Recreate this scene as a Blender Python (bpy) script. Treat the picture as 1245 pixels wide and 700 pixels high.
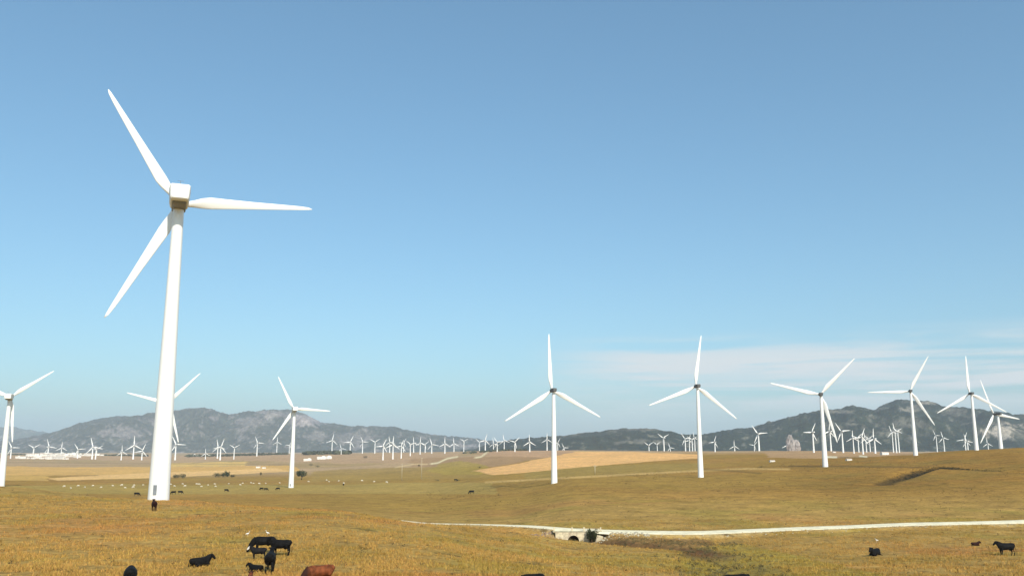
import bpy, bmesh, math, random
import numpy as np
from mathutils import Vector, Matrix, Euler
from mathutils.bvhtree import BVHTree
R = math.radians
random.seed(7); rng = np.random.default_rng(7)
for o in list(bpy.data.objects): bpy.data.objects.remove(o)
S = bpy.context.scene
COL = S.collection

# ------------------------------------------------------------------ camera, sky, sun, exposure
FPX, CX, CY = 1050.0, 622.5, 350.0
PITCH = math.atan(187 / FPX)
CP, SP = math.cos(PITCH), math.sin(PITCH)
cam = bpy.data.objects.new('camera', bpy.data.cameras.new('camera')); COL.objects.link(cam)
cam.data.sensor_width = 36; cam.data.lens = 36 * FPX / 1245
cam.data.clip_start = 0.3; cam.data.clip_end = 60000
cam.rotation_euler = (math.pi / 2 + PITCH, 0, 0)
S.camera = cam
SUN_EL, SUN_AZ = R(36), R(158)          # azimuth clockwise from +Y (view direction): behind the camera, to its right
w = bpy.data.worlds.new('World'); S.world = w; w.use_nodes = True
nt = w.node_tree; N = nt.nodes; L = nt.links
for n in list(N): N.remove(n)
def nd(tree, t, **kw):
    n = tree.nodes.new(t)
    for k, v in kw.items(): setattr(n, k, v)
    return n
sky = nd(nt, 'ShaderNodeTexSky', sky_type='NISHITA'); sky.sun_disc = False
sky.sun_elevation = SUN_EL; sky.sun_rotation = SUN_AZ
sky.altitude = 20; sky.air_density = 1.0; sky.dust_density = 1.4; sky.ozone_density = 6.0
tc = nd(nt, 'ShaderNodeTexCoord'); sep = nd(nt, 'ShaderNodeSeparateXYZ'); L.new(tc.outputs['Generated'], sep.inputs[0])
mp = nd(nt, 'ShaderNodeMapping'); mp.inputs['Scale'].default_value = (2.2, 2.2, 34.0); mp.inputs['Rotation'].default_value = (0, R(3), 0)
L.new(tc.outputs['Generated'], mp.inputs[0])
nz = nd(nt, 'ShaderNodeTexNoise'); nz.inputs['Scale'].default_value = 1.6; nz.inputs['Detail'].default_value = 7; nz.inputs['Roughness'].default_value = 0.55; nz.inputs['Distortion'].default_value = 0.35
L.new(mp.outputs[0], nz.inputs['Vector'])
def mr(tree, src, a, b, c=0.0, d=1.0, smooth=True):
    m = nd(tree, 'ShaderNodeMapRange'); m.interpolation_type = 'SMOOTHSTEP' if smooth else 'LINEAR'
    m.inputs['From Min'].default_value = a; m.inputs['From Max'].default_value = b
    m.inputs['To Min'].default_value = c; m.inputs['To Max'].default_value = d
    tree.links.new(src, m.inputs['Value']); return m.outputs[0]
def mul(tree, a, b, op='MULTIPLY'):
    m = nd(tree, 'ShaderNodeMath', operation=op)
    for i, q in enumerate((a, b)):
        if isinstance(q, (int, float)): m.inputs[i].default_value = q
        else: tree.links.new(q, m.inputs[i])
    return m.outputs[0]
cl = mr(nt, nz.outputs[0], 0.34, 0.57)
cl = mul(nt, cl, mr(nt, sep.outputs['Z'], 0.015, 0.06)); cl = mul(nt, cl, mr(nt, sep.outputs['Z'], 0.128, 0.088))
cl = mul(nt, cl, mr(nt, sep.outputs['X'], 0.0, 0.16)); cl = mul(nt, cl, mr(nt, sep.outputs['Y'], 0.1, 0.4)); cl = mul(nt, cl, 0.95)
mx = nd(nt, 'ShaderNodeMix', data_type='RGBA'); L.new(cl, mx.inputs[0]); gam = nd(nt, 'ShaderNodeGamma'); gam.inputs[1].default_value = 0.76; L.new(sky.outputs[0], gam.inputs[0])      # soft response of the phone camera
wb = nd(nt, 'ShaderNodeVectorMath', operation='MULTIPLY'); L.new(gam.outputs[0], wb.inputs[0]); wb.inputs[1].default_value = (1.68, 2.12, 2.06)
L.new(wb.outputs[0], mx.inputs[6]); mx.inputs[7].default_value = (6.9, 7.4, 7.6, 1)
bg = nd(nt, 'ShaderNodeBackground'); bg.inputs['Strength'].default_value = 0.10
L.new(mx.outputs[2], bg.inputs[0])
wo = nd(nt, 'ShaderNodeOutputWorld'); L.new(bg.outputs[0], wo.inputs[0])
sl = bpy.data.lights.new('sun', 'SUN'); sl.energy = 4.3; sl.angle = R(0.53); sl.color = (1.0, 0.93, 0.82)
so = bpy.data.objects.new('sun', sl); COL.objects.link(so)
sd = Vector((math.sin(SUN_AZ) * math.cos(SUN_EL), math.cos(SUN_AZ) * math.cos(SUN_EL), math.sin(SUN_EL)))
so.rotation_euler = sd.to_track_quat('Z', 'Y').to_euler(); so.location = (100, -200, 300)
S.view_settings.view_transform = 'Standard'; S.view_settings.look = 'None'; S.view_settings.gamma = 1
S.view_settings.exposure = 0.12; S.view_settings.use_curve_mapping = False
S.render.engine = 'CYCLES'
S.cycles.volume_bounces = 1

# ------------------------------------------------------------------ helpers
def kslope(v):                          # height per metre forward on the image row v
    t = (CY - v) / FPX
    return (SP + CP * t) / (CP - SP * t)
def sof(u, v):                          # x per metre forward
    t = (CY - v) / FPX
    return ((u - CX) / FPX) / (CP - SP * t)
def proj(x, y, z):
    F = y * CP + z * SP; U = -y * SP + z * CP
    return CX + FPX * x / F, CY - FPX * U / F
def hash2(ix, iy, seed):
    h = (ix * 374761393 + iy * 668265263 + seed * 1442695041) & 0xFFFFFFFF
    h = ((h ^ (h >> 13)) * 1274126177) & 0xFFFFFFFF
    return ((h ^ (h >> 16)) & 0xFFFF) / 65535.0
def vnoise(x, y, seed=0):
    x = np.asarray(x, float); y = np.asarray(y, float)
    ix = np.floor(x).astype(np.int64); iy = np.floor(y).astype(np.int64)
    fx = x - ix; fy = y - iy; fx = fx * fx * (3 - 2 * fx); fy = fy * fy * (3 - 2 * fy)
    a = hash2(ix, iy, seed); b = hash2(ix + 1, iy, seed); c = hash2(ix, iy + 1, seed); d = hash2(ix + 1, iy + 1, seed)
    return (a * (1 - fx) + b * fx) * (1 - fy) + (c * (1 - fx) + d * fx) * fy
def fbm(x, y, oct=4, seed=0, ridged=False, gain=0.5):
    s = 0; a = 1; t = 0
    for i in range(oct):
        n = vnoise(x * 2**i + 17.3 * i, y * 2**i - 9.1 * i, seed + i)
        if ridged: n = 1 - np.abs(2 * n - 1)
        s = s + a * n; t += a; a *= gain
    return s / t                        # 0..1
def sstep(a, b, x):
    t = np.clip((x - a) / (b - a), 0, 1); return t * t * (3 - 2 * t)

def newmat(name, col=(0.5, 0.5, 0.5), rough=0.8, var=0.0, scale=1.0, metallic=0, attr=None, bump=0.0, bscale=1.0, col2=None, spec=0.3, detail=6):
    m = bpy.data.materials.new(name); m.use_nodes = True; t = m.node_tree
    b = t.nodes['Principled BSDF']; b.inputs['Roughness'].default_value = rough; b.inputs['Metallic'].default_value = metallic
    b.inputs['Specular IOR Level'].default_value = spec
    g = nd(t, 'ShaderNodeTexCoord')
    n = nd(t, 'ShaderNodeTexNoise'); n.inputs['Scale'].default_value = scale; n.inputs['Detail'].default_value = detail; n.inputs['Roughness'].default_value = 0.6
    t.links.new(g.outputs['Object'], n.inputs['Vector'])
    mix = nd(t, 'ShaderNodeMix', data_type='RGBA'); 
    c1 = tuple(c * (1 - var) for c in col); c2 = col2 or tuple(min(1, c * (1 + var)) for c in col)
    mix.inputs[6].default_value = (*c1, 1); mix.inputs[7].default_value = (*c2, 1)
    t.links.new(mr(t, n.outputs[0], 0.35, 0.65), mix.inputs[0])
    t.links.new(mix.outputs[2], b.inputs['Base Color'])
    if bump:
        n2 = nd(t, 'ShaderNodeTexNoise'); n2.inputs['Scale'].default_value = bscale; n2.inputs['Detail'].default_value = 5
        t.links.new(g.outputs['Object'], n2.inputs['Vector'])
        bm_ = nd(t, 'ShaderNodeBump'); bm_.inputs['Strength'].default_value = 1.0; bm_.inputs['Distance'].default_value = bump
        t.links.new(n2.outputs[0], bm_.inputs['Height']); t.links.new(bm_.outputs[0], b.inputs['Normal'])
    return m

ORD = 'first second third fourth fifth sixth seventh eighth ninth tenth eleventh twelfth thirteenth fourteenth'.split()
def tag(o, label=None, cat=None, group=None, kind=None):
    if label: o['label'] = label
    if cat: o['category'] = cat
    if group: o['group'] = group
    if kind: o['kind'] = kind
    return o
def empty(name, loc):
    o = bpy.data.objects.new(name, None); COL.objects.link(o); o.location = loc; o.empty_display_size = 0.5; return o
def link(name, mesh, mat=None, parent=None, loc=None, smooth=True):
    o = bpy.data.objects.new(name, mesh); COL.objects.link(o)
    if mat is not None and not mesh.materials: mesh.materials.append(mat)
    if smooth: mesh.shade_smooth()
    if parent: o.parent = parent
    if loc is not None: o.location = loc
    return o
def copy_tree(o, parent=None):
    c = o.copy(); COL.objects.link(c); c.parent = parent
    for ch in o.children: copy_tree(ch, c)
    return c
def grid_mesh(name, X, Y, Z, closed=False, colors=None):
    nr, nc = X.shape
    co = np.stack([X, Y, Z], -1).reshape(-1, 3).astype(np.float32)
    i = np.arange(nr - 1)[:, None] * nc; 
    j = np.arange(nc if closed else nc - 1)[None, :]; j2 = (j + 1) % nc
    q = np.stack([i + j, i + j2, i + nc + j2, i + nc + j], -1).reshape(-1, 4)
    me = bpy.data.meshes.new(name)
    me.vertices.add(len(co)); me.vertices.foreach_set('co', co.ravel())
    me.loops.add(q.size); me.loops.foreach_set('vertex_index', q.ravel().astype(np.int32))
    me.polygons.add(len(q)); me.polygons.foreach_set('loop_start', (np.arange(len(q)) * 4).astype(np.int32))
    me.polygons.foreach_set('use_smooth', np.ones(len(q), bool))
    me.update(calc_edges=True)
    if colors is not None:
        a = me.color_attributes.new('Col', 'FLOAT_COLOR', 'POINT')
        c = np.ones((len(co), 4), np.float32); c[:, :3] = colors.reshape(-1, 3); a.data.foreach_set('color', c.ravel())
    return me, co, q
def tri_mesh(name, co, faces, k=3, colors=None):
    me = bpy.data.meshes.new(name); co = np.asarray(co, np.float32); faces = np.asarray(faces, np.int32)
    me.vertices.add(len(co)); me.vertices.foreach_set('co', co.ravel())
    me.loops.add(faces.size); me.loops.foreach_set('vertex_index', faces.ravel())
    me.polygons.add(len(faces)); me.polygons.foreach_set('loop_start', (np.arange(len(faces)) * k).astype(np.int32))
    me.update(calc_edges=True)
    if colors is not None:
        a = me.color_attributes.new('Col', 'FLOAT_COLOR', 'POINT')
        c = np.ones((len(co), 4), np.float32); c[:, :3] = colors; a.data.foreach_set('color', c.ravel())
    return me
def bm_mesh(bm, name):
    bmesh.ops.recalc_face_normals(bm, faces=bm.faces)
    me = bpy.data.meshes.new(name); bm.to_mesh(me); bm.free(); return me
def bm_box(bm, c, s, rz=0, bevel=0):
    g = bmesh.ops.create_cube(bm, size=1, matrix=Matrix.Translation(c) @ Matrix.Rotation(rz, 4, 'Z') @ Matrix.Diagonal((*s, 1)))
    if bevel:
        es = {e for v in g['verts'] for e in v.link_edges}
        bmesh.ops.bevel(bm, geom=list(es), offset=bevel, segments=3, affect='EDGES', profile=0.5)
def loft(bm, pts, rad, n=12, up=(0, 0, 1), cap=True):
    """elliptical rings (a across, b along 'up') along a polyline"""
    pts = [Vector(p) for p in pts]; rings = []
    for i, p in enumerate(pts):
        d = (pts[min(i + 1, len(pts) - 1)] - pts[max(i - 1, 0)]).normalized()
        u = Vector(up)
        if abs(d.dot(u)) > 0.95: u = Vector((1, 0, 0))
        a = d.cross(u).normalized(); b = a.cross(d).normalized()
        ra, rb = rad[i] if isinstance(rad[i], tuple) else (rad[i], rad[i])
        rings.append([bm.verts.new(p + a * (ra * math.cos(2 * math.pi * k / n)) + b * (rb * math.sin(2 * math.pi * k / n))) for k in range(n)])
    for r0, r1 in zip(rings, rings[1:]):
        for k in range(n): bm.faces.new((r0[k], r0[(k + 1) % n], r1[(k + 1) % n], r1[k]))
    if cap: bm.faces.new(rings[0][::-1]); bm.faces.new(rings[-1])

# ------------------------------------------------------------------ the ground
# heights below the eye along seven bearings, from the lookout hill down into the valley and on to the far plain
DK = [3, 12, 25, 45, 66, 90, 120, 140, 160, 200, 250, 320, 400, 500, 620, 800, 1000, 1300, 1700, 2300, 3200, 5000, 9000, 18000]
NEAR = [-1.8, -3.0, -5.0, -7.6]
TAB = {
 -150:[-8.3,-8.8,-9.2,-9.4,-9.7,-10.1,-13,-18,-21.5,-24.5,-28,-32,-36,-39,-42,-46,-50,-65,-98,-160],
  0:  [-8.3,-8.8,-9.2,-9.5,-9.8,-10.1,-13,-18,-21.5,-24.5,-28,-32,-36,-39,-42,-46,-50,-66,-100,-160],
  200:[-8.6,-9.1,-9.5,-9.9,-10.4,-13.2,-18,-22,-24.5,-28,-31.5,-36,-39.5,-43,-47,-50,-53,-68,-102,-160],
  400:[-8.7,-9.2,-9.6,-10.6,-12.3,-15.6,-19,-22,-25,-28,-31.5,-35.5,-38,-40,-38.5,-34,-42,-65,-98,-160],
  520:[-9.0,-9.6,-10.9,-12.9,-14.9,-17.5,-20,-22.5,-25,-27.5,-30,-32,-33.5,-34.5,-33,-31,-36,-60,-95,-160],
  620:[-9.4,-10.8,-12.3,-13.4,-14.8,-17,-19,-20.5,-22,-22.8,-23.2,-24,-22,-18,-18,-22,-32,-58,-95,-160],
  700:[-9.8,-11.6,-13.4,-13.7,-14.2,-15,-16,-16.5,-17,-18.5,-19,-18.5,-17,-15,-16,-25,-35,-60,-95,-160],
  850:[-10,-12,-13.8,-14.2,-14.5,-15,-15.5,-16,-16.3,-16.5,-17,-16,-14.5,-14,-18,-26,-36,-60,-95,-160],
  1000:[-9.9,-11.9,-13.4,-13.9,-14.3,-14.6,-14.8,-14.5,-13.5,-12.2,-11,-11,-12,-13,-19,-27,-36,-60,-95,-160],
  1100:[-9.8,-11.8,-13.1,-13.7,-14.1,-14.3,-14,-13,-11,-9,-8.5,-12,-15,-18,-22,-28,-36,-60,-95,-160],
  1180:[-9.8,-11.7,-13.1,-13.7,-14.2,-14.2,-13.5,-11.6,-8.8,-5.0,-6,-12,-16,-20,-24,-30,-36,-60,-95,-160],
  1245:[-9.8,-11.7,-13.1,-13.7,-14.3,-14.0,-12.8,-10,-6.5,-3.2,-5,-12,-16,-20,-24,-30,-36,-60,-95,-160],
  1420:[-9.8,-11.7,-13.1,-13.7,-14.3,-13.5,-11.5,-8,-5,-2,-4,-12,-16,-20,-24,-30,-36,-60,-95,-160],
}
UK = sorted(TAB)
SK = np.array([sof(u, 590) for u in UK]); LDK = np.log(np.array(DK, float))
ZT = np.array([NEAR + TAB[u] for u in UK])
def smooth_interp_rows(ld):
    """Catmull-Rom (monotone limited) in log distance for all columns: returns (ncol, n)"""
    h = np.diff(LDK); d = np.diff(ZT, axis=1) / h
    m = np.zeros_like(ZT); m[:, 0] = d[:, 0]; m[:, -1] = d[:, -1]
    a, b = d[:, :-1], d[:, 1:]
    m[:, 1:-1] = np.where(a * b > 0, 2 * a * b / np.where(a + b == 0, 1, a + b), 0)
    ld = np.clip(ld, LDK[0], LDK[-1]); i = np.clip(np.searchsorted(LDK, ld) - 1, 0, len(h) - 1)
    t = (ld - LDK[i]) / h[i]
    return (ZT[:, i] * (1 + 2 * t) * (1 - t)**2 + m[:, i] * h[i] * t * (1 - t)**2 + ZT[:, i + 1] * t * t * (3 - 2 * t) + m[:, i + 1] * h[i] * t * t * (t - 1))
def zraw(x, y):
    x = np.atleast_1d(np.asarray(x, float)); y = np.atleast_1d(np.asarray(y, float)); shp = np.broadcast(x, y).shape
    x = np.broadcast_to(x, shp).ravel(); y = np.broadcast_to(y, shp).ravel()
    r = np.hypot(x, y); a = np.arctan2(x, y); am = R(40)
    D = r * np.cos(np.minimum(np.abs(a), am)); s = np.tan(np.clip(a, -am, am))
    back = sstep(R(50), R(150), np.abs(a)); s = s * (1 - back)
    ld = np.log(np.maximum(D, 3.0))
    Z = smooth_interp_rows(ld)
    j = np.clip(np.searchsorted(SK, s) - 1, 0, len(SK) - 2); t = np.clip((s - SK[j]) / (SK[j + 1] - SK[j]), 0, 1); t = t * t * (3 - 2 * t) * 0.5 + t * 0.5
    k = np.arange(len(s)); z = Z[j, k] * (1 - t) + Z[j + 1, k] * t
    return z.reshape(shp)
# watercourse that the track crosses on the culvert bridge
BR = None
def seg_dist(x, y, P):
    best = np.full(x.shape, 1e9)
    for (x0, y0), (x1, y1) in zip(P, P[1:]):
        dx, dy = x1 - x0, y1 - y0; t = np.clip(((x - x0) * dx + (y - y0) * dy) / (dx * dx + dy * dy), 0, 1)
        best = np.minimum(best, np.hypot(x - x0 - t * dx, y - y0 - t * dy))
    return best
def pt(u, D, v=600): return (sof(u, v) * D, D)
BRX, BRY = pt(697, 135, 645)
STREAM = [(BRX - 12, BRY + 40), (BRX - 1, BRY + 12), (BRX, BRY), (BRX + 1.5, BRY - 4.5), pt(752, 124, 655), pt(800, 119, 660), pt(850, 113, 665), pt(868, 98, 675), pt(880, 84, 690), pt(905, 70, 700), pt(930, 50, 700)]
ROADC = [pt(503, 173, 630), pt(525, 165, 630), pt(560, 156, 632), pt(600, 148, 634), pt(650, 141, 636), pt(697, 137.5, 636), pt(760, 136, 638), pt(850, 138, 640), pt(1000, 144, 638), pt(1100, 149, 636), pt(1245, 158, 631), pt(1400, 172, 625)]
def catmull(P, n=14):
    out = []
    Q = [P[0]] + list(P) + [P[-1]]
    for i in range(1, len(Q) - 2):
        p0, p1, p2, p3 = [np.array(q) for q in Q[i - 1:i + 3]]
        for k in range(n):
            t = k / n; out.append(tuple(0.5 * (2 * p1 + (p2 - p0) * t + (2 * p0 - 5 * p1 + 4 * p2 - p3) * t * t + (3 * p1 - p0 - 3 * p2 + p3) * t**3)))
    out.append(tuple(P[-1])); return out
ROAD = catmull(ROADC); STR = catmull(STREAM, 6)
DARK_BAND = [(1020, 588), (1062, 589), (1080, 583), (1100, 577), (1125, 570), (1150, 567), (1165, 569), (1190, 571), (1225, 573), (1260, 577)]
def zground(x, y):
    z = zraw(x, y); x = np.broadcast_to(x, z.shape); y = np.broadcast_to(y, z.shape); r = np.hypot(x, y)
    amp = np.clip(r / 400, 0.15, 1) * sstep(20, 60, r)
    z = z + amp * 0.9 * (fbm(x / 45, y / 45, 4, 3) - 0.5) * sstep(6000, 2500, r) + 0.35 * sstep(40, 70, r) * (fbm(x / 9, y / 9, 3, 11) - 0.5) * sstep(600, 300, r)
    z = z + 9 * (fbm(x / 900, y / 900, 3, 23) - 0.5) * sstep(1500, 4000, r)
    m = (r > 40) & (r < 260)
    if m.any():
        xm, ym = x[m], y[m]
        zr = z[m]
        ds = seg_dist(xm, ym, STR); z1 = zr - 0.9 * np.exp(-(((xm - BRX + 6) / 5.0)**2 + ((ym - BRY + 3.0) / 4.0)**2)) - (0.35 + 1.5 * sstep(112, 128, ym)) * np.exp(-(ds / 2.3)**2) * sstep(48, 70, ym)
        z1 = z1 - 1.0 * np.exp(-(((xm - BRX + 0.5) / 5.0)**2 + ((ym - BRY + 3.5) / 4.0)**2))
        dr = seg_dist(xm, ym, ROAD)
        zc = zraw(xm, ym) + 0.35                       # road bench
        wr = sstep(5.0, 2.9, dr) * (1 - sstep(-8.5, -7.5, xm - BRX) * sstep(5.5, 4.6, xm - BRX) * sstep(BRY + .2, BRY - .3, ym)) * sstep(1.6, 3.2, np.hypot(xm - BRX, ym - BRY - 2.0))
        z1 = z1 * (1 - wr) + zc * wr
        z = z.copy(); z[m] = z1
    # village knoll
    z = z + 9 * np.exp(-(((x + 1480) / 330)**2 + ((y - 2750) / 350)**2))
    return z
def gz(x, y): return float(zground(np.array([x]), np.array([y]))[0])
_Dm = np.exp(np.linspace(math.log(45), math.log(9000), 900))
def hit(u, v):
    """where the line of sight through (u,v) first meets the ground"""
    s = sof(u, v); z = zground(s * _Dm, _Dm); ray = kslope(v) * _Dm
    k = np.nonzero(z >= ray)[0]
    if len(k) == 0: return None
    i = max(k[0], 1); a = ray[i - 1] - z[i - 1]; b = z[i] - ray[i]
    D = _Dm[i - 1] + (_Dm[i] - _Dm[i - 1]) * a / max(a + b, 1e-6)
    return s * D, D

# dark band: a shallow trench across the right hillside
SC = [h for h in (hit(u, v) for u, v in DARK_BAND) if h]; SC = catmull(SC, 12)
ang_f = np.arctan(np.linspace(-0.72, 0.72, 800)); ang_b = np.linspace(ang_f[-1], ang_f[0] + 2 * math.pi, 90)[1:-1]
ANG = np.concatenate([ang_f, ang_b])
rr = [0.5]; 
while rr[-1] < 18500:
    r_ = rr[-1]; rr.append(r_ * (1.06 if r_ < 50 else 1.0056 if r_ < 260 else 1.009 if r_ < 1200 else 1.014))
RR = np.array(rr)
# equal forward distance rows in front of the camera
A2, R2 = np.meshgrid(ANG, RR)
GX = R2 * np.sin(A2); GY = R2 * np.cos(A2)
GZ = zground(GX, GY)
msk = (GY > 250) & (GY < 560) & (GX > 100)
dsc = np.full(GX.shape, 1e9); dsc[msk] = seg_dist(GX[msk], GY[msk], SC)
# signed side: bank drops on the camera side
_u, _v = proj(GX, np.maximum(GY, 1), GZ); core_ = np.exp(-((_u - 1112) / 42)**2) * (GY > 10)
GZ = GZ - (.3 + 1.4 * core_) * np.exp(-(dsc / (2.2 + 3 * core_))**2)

PU, PV = proj(GX, GY, GZ); front = (GY > 10)
PU = np.where(front, PU, -9999); PV = np.where(front, PV, 9999)
jit = (fbm(GX / 60, GY / 60, 3, 5) - 0.5)
PUj = PU + jit * 14; PVj = PV + (fbm(GX / 40, GY / 160, 3, 6) - 0.5) * 2.0
def inpoly(P):
    ins = np.zeros(PU.shape, bool); n = len(P)
    for i in range(n):
        x0, y0 = P[i]; x1, y1 = P[(i + 1) % n]
        if y0 == y1: continue
        c = ((y0 > PVj) != (y1 > PVj)) & (PUj < (x1 - x0) * (PVj - y0) / (y1 - y0) + x0)
        ins ^= c
    return ins & front
def lin(r, g, b, k=1.0):
    return np.array([(((c / 255) + 0.055) / 1.055)**2.4 if c > 10 else c / 255 / 12.92 for c in (r, g, b)]) * k
ALB = 0.94
C = np.zeros(GX.shape + (3,)); 
def paint(mask, rgb, k=1.0):
    m = np.asarray(mask, float)[..., None]
    C[:] = C * (1 - m) + lin(*rgb) * ALB * k * m
C[:] = lin(178, 142, 76) * ALB
n1 = fbm(GX / 26, GY / 26, 4, 31); n2 = fbm(GX / 7, GY / 7, 3, 41); n3 = fbm(GX / 90, GY / 90, 3, 51)
paint(sstep(0.48, 0.72, n1) * 0.7, (182, 132, 74)); paint(sstep(0.5, 0.75, n2) * 0.45, (150, 124, 58)); paint(sstep(0.55, 0.75, fbm(GX / 14, GY / 14, 4, 71)) * 0.6, (162, 140, 66))
paint(sstep(150, 330, GY) * 0.85, (160, 126, 56))
paint(sstep(150, 330, GY) * sstep(0.45, 0.7, n3) * 0.7, (168, 126, 60))
right = sstep(850, 1050, PU) * sstep(200, 300, GY)
paint(right * 0.65, (152, 110, 46)); paint(right * sstep(0.4, 0.7, n1) * 0.6, (138, 114, 52))
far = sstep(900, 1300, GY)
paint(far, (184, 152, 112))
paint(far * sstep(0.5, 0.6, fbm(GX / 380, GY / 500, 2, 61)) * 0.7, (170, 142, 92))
def fld(P, rgb, dmin=300, dmax=6000, a=1.0, k=1.08): paint(inpoly(P) * ((GY > dmin) & (GY < dmax)) * a, rgb, k)
fld([(-60, 558), (300, 560), (420, 563), (560, 562), (560, 551), (300, 553), (-60, 555)], (180, 146, 108), 1000)
fld([(-60, 566), (120, 568), (230, 567), (360, 566), (365, 572), (200, 576), (60, 578), (-60, 577)], (206, 162, 92), k=1.1)
fld([(60, 581), (190, 574), (335, 569), (350, 573), (200, 580), (70, 583.5)], (220, 176, 112), a=0.9, k=1.15)
fld([(200, 563), (300, 561), (300, 566), (200, 567)], (212, 174, 100))
fld([(-60, 578), (60, 578), (60, 584), (-60, 583)], (196, 156, 84))
fld([(380, 572), (530, 567), (600, 570), (600, 580), (380, 586)], (160, 130, 66), a=.8)
fld([(500, 557), (640, 553), (660, 556), (600, 567), (500, 567)], (166, 132, 92), 500)
fld([(538, 563), (560, 560), (582, 563), (596, 569), (585, 577), (540, 577), (520, 572)], (166, 140, 62), 500, a=.8)
fld([(576, 572), (600, 568), (665, 556), (700, 548), (770, 549), (850, 552), (850, 557), (800, 560), (700, 568), (640, 574), (598, 577)], (216, 166, 104), 450, k=1.2)
fld([(640, 574), (700, 568), (830, 558), (850, 557), (850, 572), (640, 582)], (156, 130, 66), 420, 700, 0.8)
fld([(580, 545), (700, 545), (700, 549), (664, 556), (580, 553)], (184, 146, 108), 700)
fld([(930, 543), (1110, 543), (1108, 553), (1000, 557), (930, 556)], (176, 140, 98), 500)
fld([(0, 590), (600, 586), (600, 600), (0, 600)], (170, 146, 78), 300, 700, 0.6)
fld([(738, 651), (790, 653), (862, 656), (866, 663), (830, 665), (770, 661), (738, 657)], (128, 98, 64), 90, 200, 0.6)
fld([(1080, 700), (900, 660), (820, 668), (840, 705)], (150, 134, 58), 0, 200, 0.5)
def pline(P, hw, rgb, dmin=300, a=1.0, fade=0.8):
    d = np.full(PU.shape, 1e9); m = (GY > dmin) & (GY < 6000)
    d[m] = seg_dist(PU[m], PV[m], P); paint(sstep(hw + fade, hw - fade * 0.3, d) * a, rgb)
pline([(590, 586), (690, 580.5), (790, 575), (850, 572), (905, 569.5), (960, 570)], 0.9, (204, 166, 100), 350, 0.8)
pline([(524, 563.5), (532, 562.5), (544, 557), (556, 555)], 0.7, (226, 206, 160), 500)
pline([(578, 556), (585, 555), (592, 549.5)], 0.7, (226, 206, 160), 500)
pline([(480, 568), (502, 564), (520, 564)], 0.5, (210, 180, 130), 500, 0.8)
pline([(1003, 555), (1017, 555.5)], 0.8, (228, 214, 178), 400); pline([(1009, 547), (1014, 542.5), (1024, 541)], 0.7, (224, 208, 170), 400)
pline([(1045, 554), (1054, 555)], 0.7, (228, 214, 178), 400)
pline([(-60, 561), (150, 563), (420, 565)], 0.4, (150, 124, 80), 500, 0.5)
pline([(960, 566), (1060, 567), (1130, 568)], 0.6, (104, 80, 42), 350, 0.6)
pline([(855, 570), (890, 572), (925, 575)], 0.9, (120, 96, 46), 350, 0.6)
# dark brown colour painted along the trench
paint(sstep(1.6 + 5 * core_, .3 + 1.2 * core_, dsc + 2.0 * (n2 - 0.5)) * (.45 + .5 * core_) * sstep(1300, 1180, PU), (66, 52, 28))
# brown soil of the stream banks, road verge gravel
nearm = (GY > 48) & (GY < 260)
dst = np.full(GX.shape, 1e9); dst[nearm] = seg_dist(GX[nearm], GY[nearm], STR)
drd = np.full(GX.shape, 1e9); drd[nearm] = seg_dist(GX[nearm], GY[nearm], ROAD)
paint(sstep(4.6, 2.0, dst + 4 * (n2 - 0.5)) * sstep(95, 112, GY) * sstep(BRY + 8, BRY, GY), (118, 88, 58), 1)
paint(sstep(5.5, 3.5, dst) * sstep(100, 80, GY) * 0.45, (128, 116, 54))
paint(sstep(4.2, 2.6, drd + 3.0 * (n2 - 0.5)) * 0.55, (196, 170, 120))
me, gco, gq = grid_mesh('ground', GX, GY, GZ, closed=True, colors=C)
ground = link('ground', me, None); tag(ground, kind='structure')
# cap under the eye
gm = bpy.data.materials.new('dry_pasture'); gm.use_nodes = True; t = gm.node_tree; b = t.nodes['Principled BSDF']
b.inputs['Roughness'].default_value = 0.95; b.inputs['Specular IOR Level'].default_value = 0.1
at = nd(t, 'ShaderNodeAttribute', attribute_name='Col'); g = nd(t, 'ShaderNodeTexCoord')
def noise(t, g, sc, det=4, rough=0.6, vec=None):
    n = nd(t, 'ShaderNodeTexNoise'); n.inputs['Scale'].default_value = sc; n.inputs['Detail'].default_value = det; n.inputs['Roughness'].default_value = rough
    if vec:
        m = nd(t, 'ShaderNodeMapping'); m.inputs['Scale'].default_value = vec; t.links.new(g.outputs['Object'], m.inputs[0]); t.links.new(m.outputs[0], n.inputs['Vector'])
    else: t.links.new(g.outputs['Object'], n.inputs['Vector'])
    return n.outputs[0]
f1 = mr(t, noise(t, g, 1.1, 6, 0.75), 0.3, 0.7, 0.55, 1.45, False); f2 = mr(t, noise(t, g, 0.16, 6, 0.72), 0.3, 0.7, 0.68, 1.32, False)
f3 = mr(t, noise(t, g, 0.02, 4, 0.6, (1, 0.6, 1)), 0.3, 0.7, 0.88, 1.12, False)
f4 = mr(t, noise(t, g, 0.35, 4, 0.6), 0.58, 0.70, 1.0, 0.5)
ff = mul(t, mul(t, f1, f2), mul(t, f3, f4))
vm = nd(t, 'ShaderNodeVectorMath', operation='SCALE'); t.links.new(at.outputs['Color'], vm.inputs[0]); t.links.new(ff, vm.inputs['Scale'])
t.links.new(vm.outputs[0], b.inputs['Base Color'])
bp = nd(t, 'ShaderNodeBump'); bp.inputs['Distance'].default_value = 0.25; bp.inputs['Strength'].default_value = 0.9
t.links.new(noise(t, g, 1.4, 6, 0.7), bp.inputs['Height']); t.links.new(bp.outputs[0], b.inputs['Normal'])
me.materials.append(gm)
bvh = BVHTree.FromPolygons([tuple(c) for c in gco[::1]], [tuple(q) for q in gq[:0]] or [(0, 1, 2)]) if False else None
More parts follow.
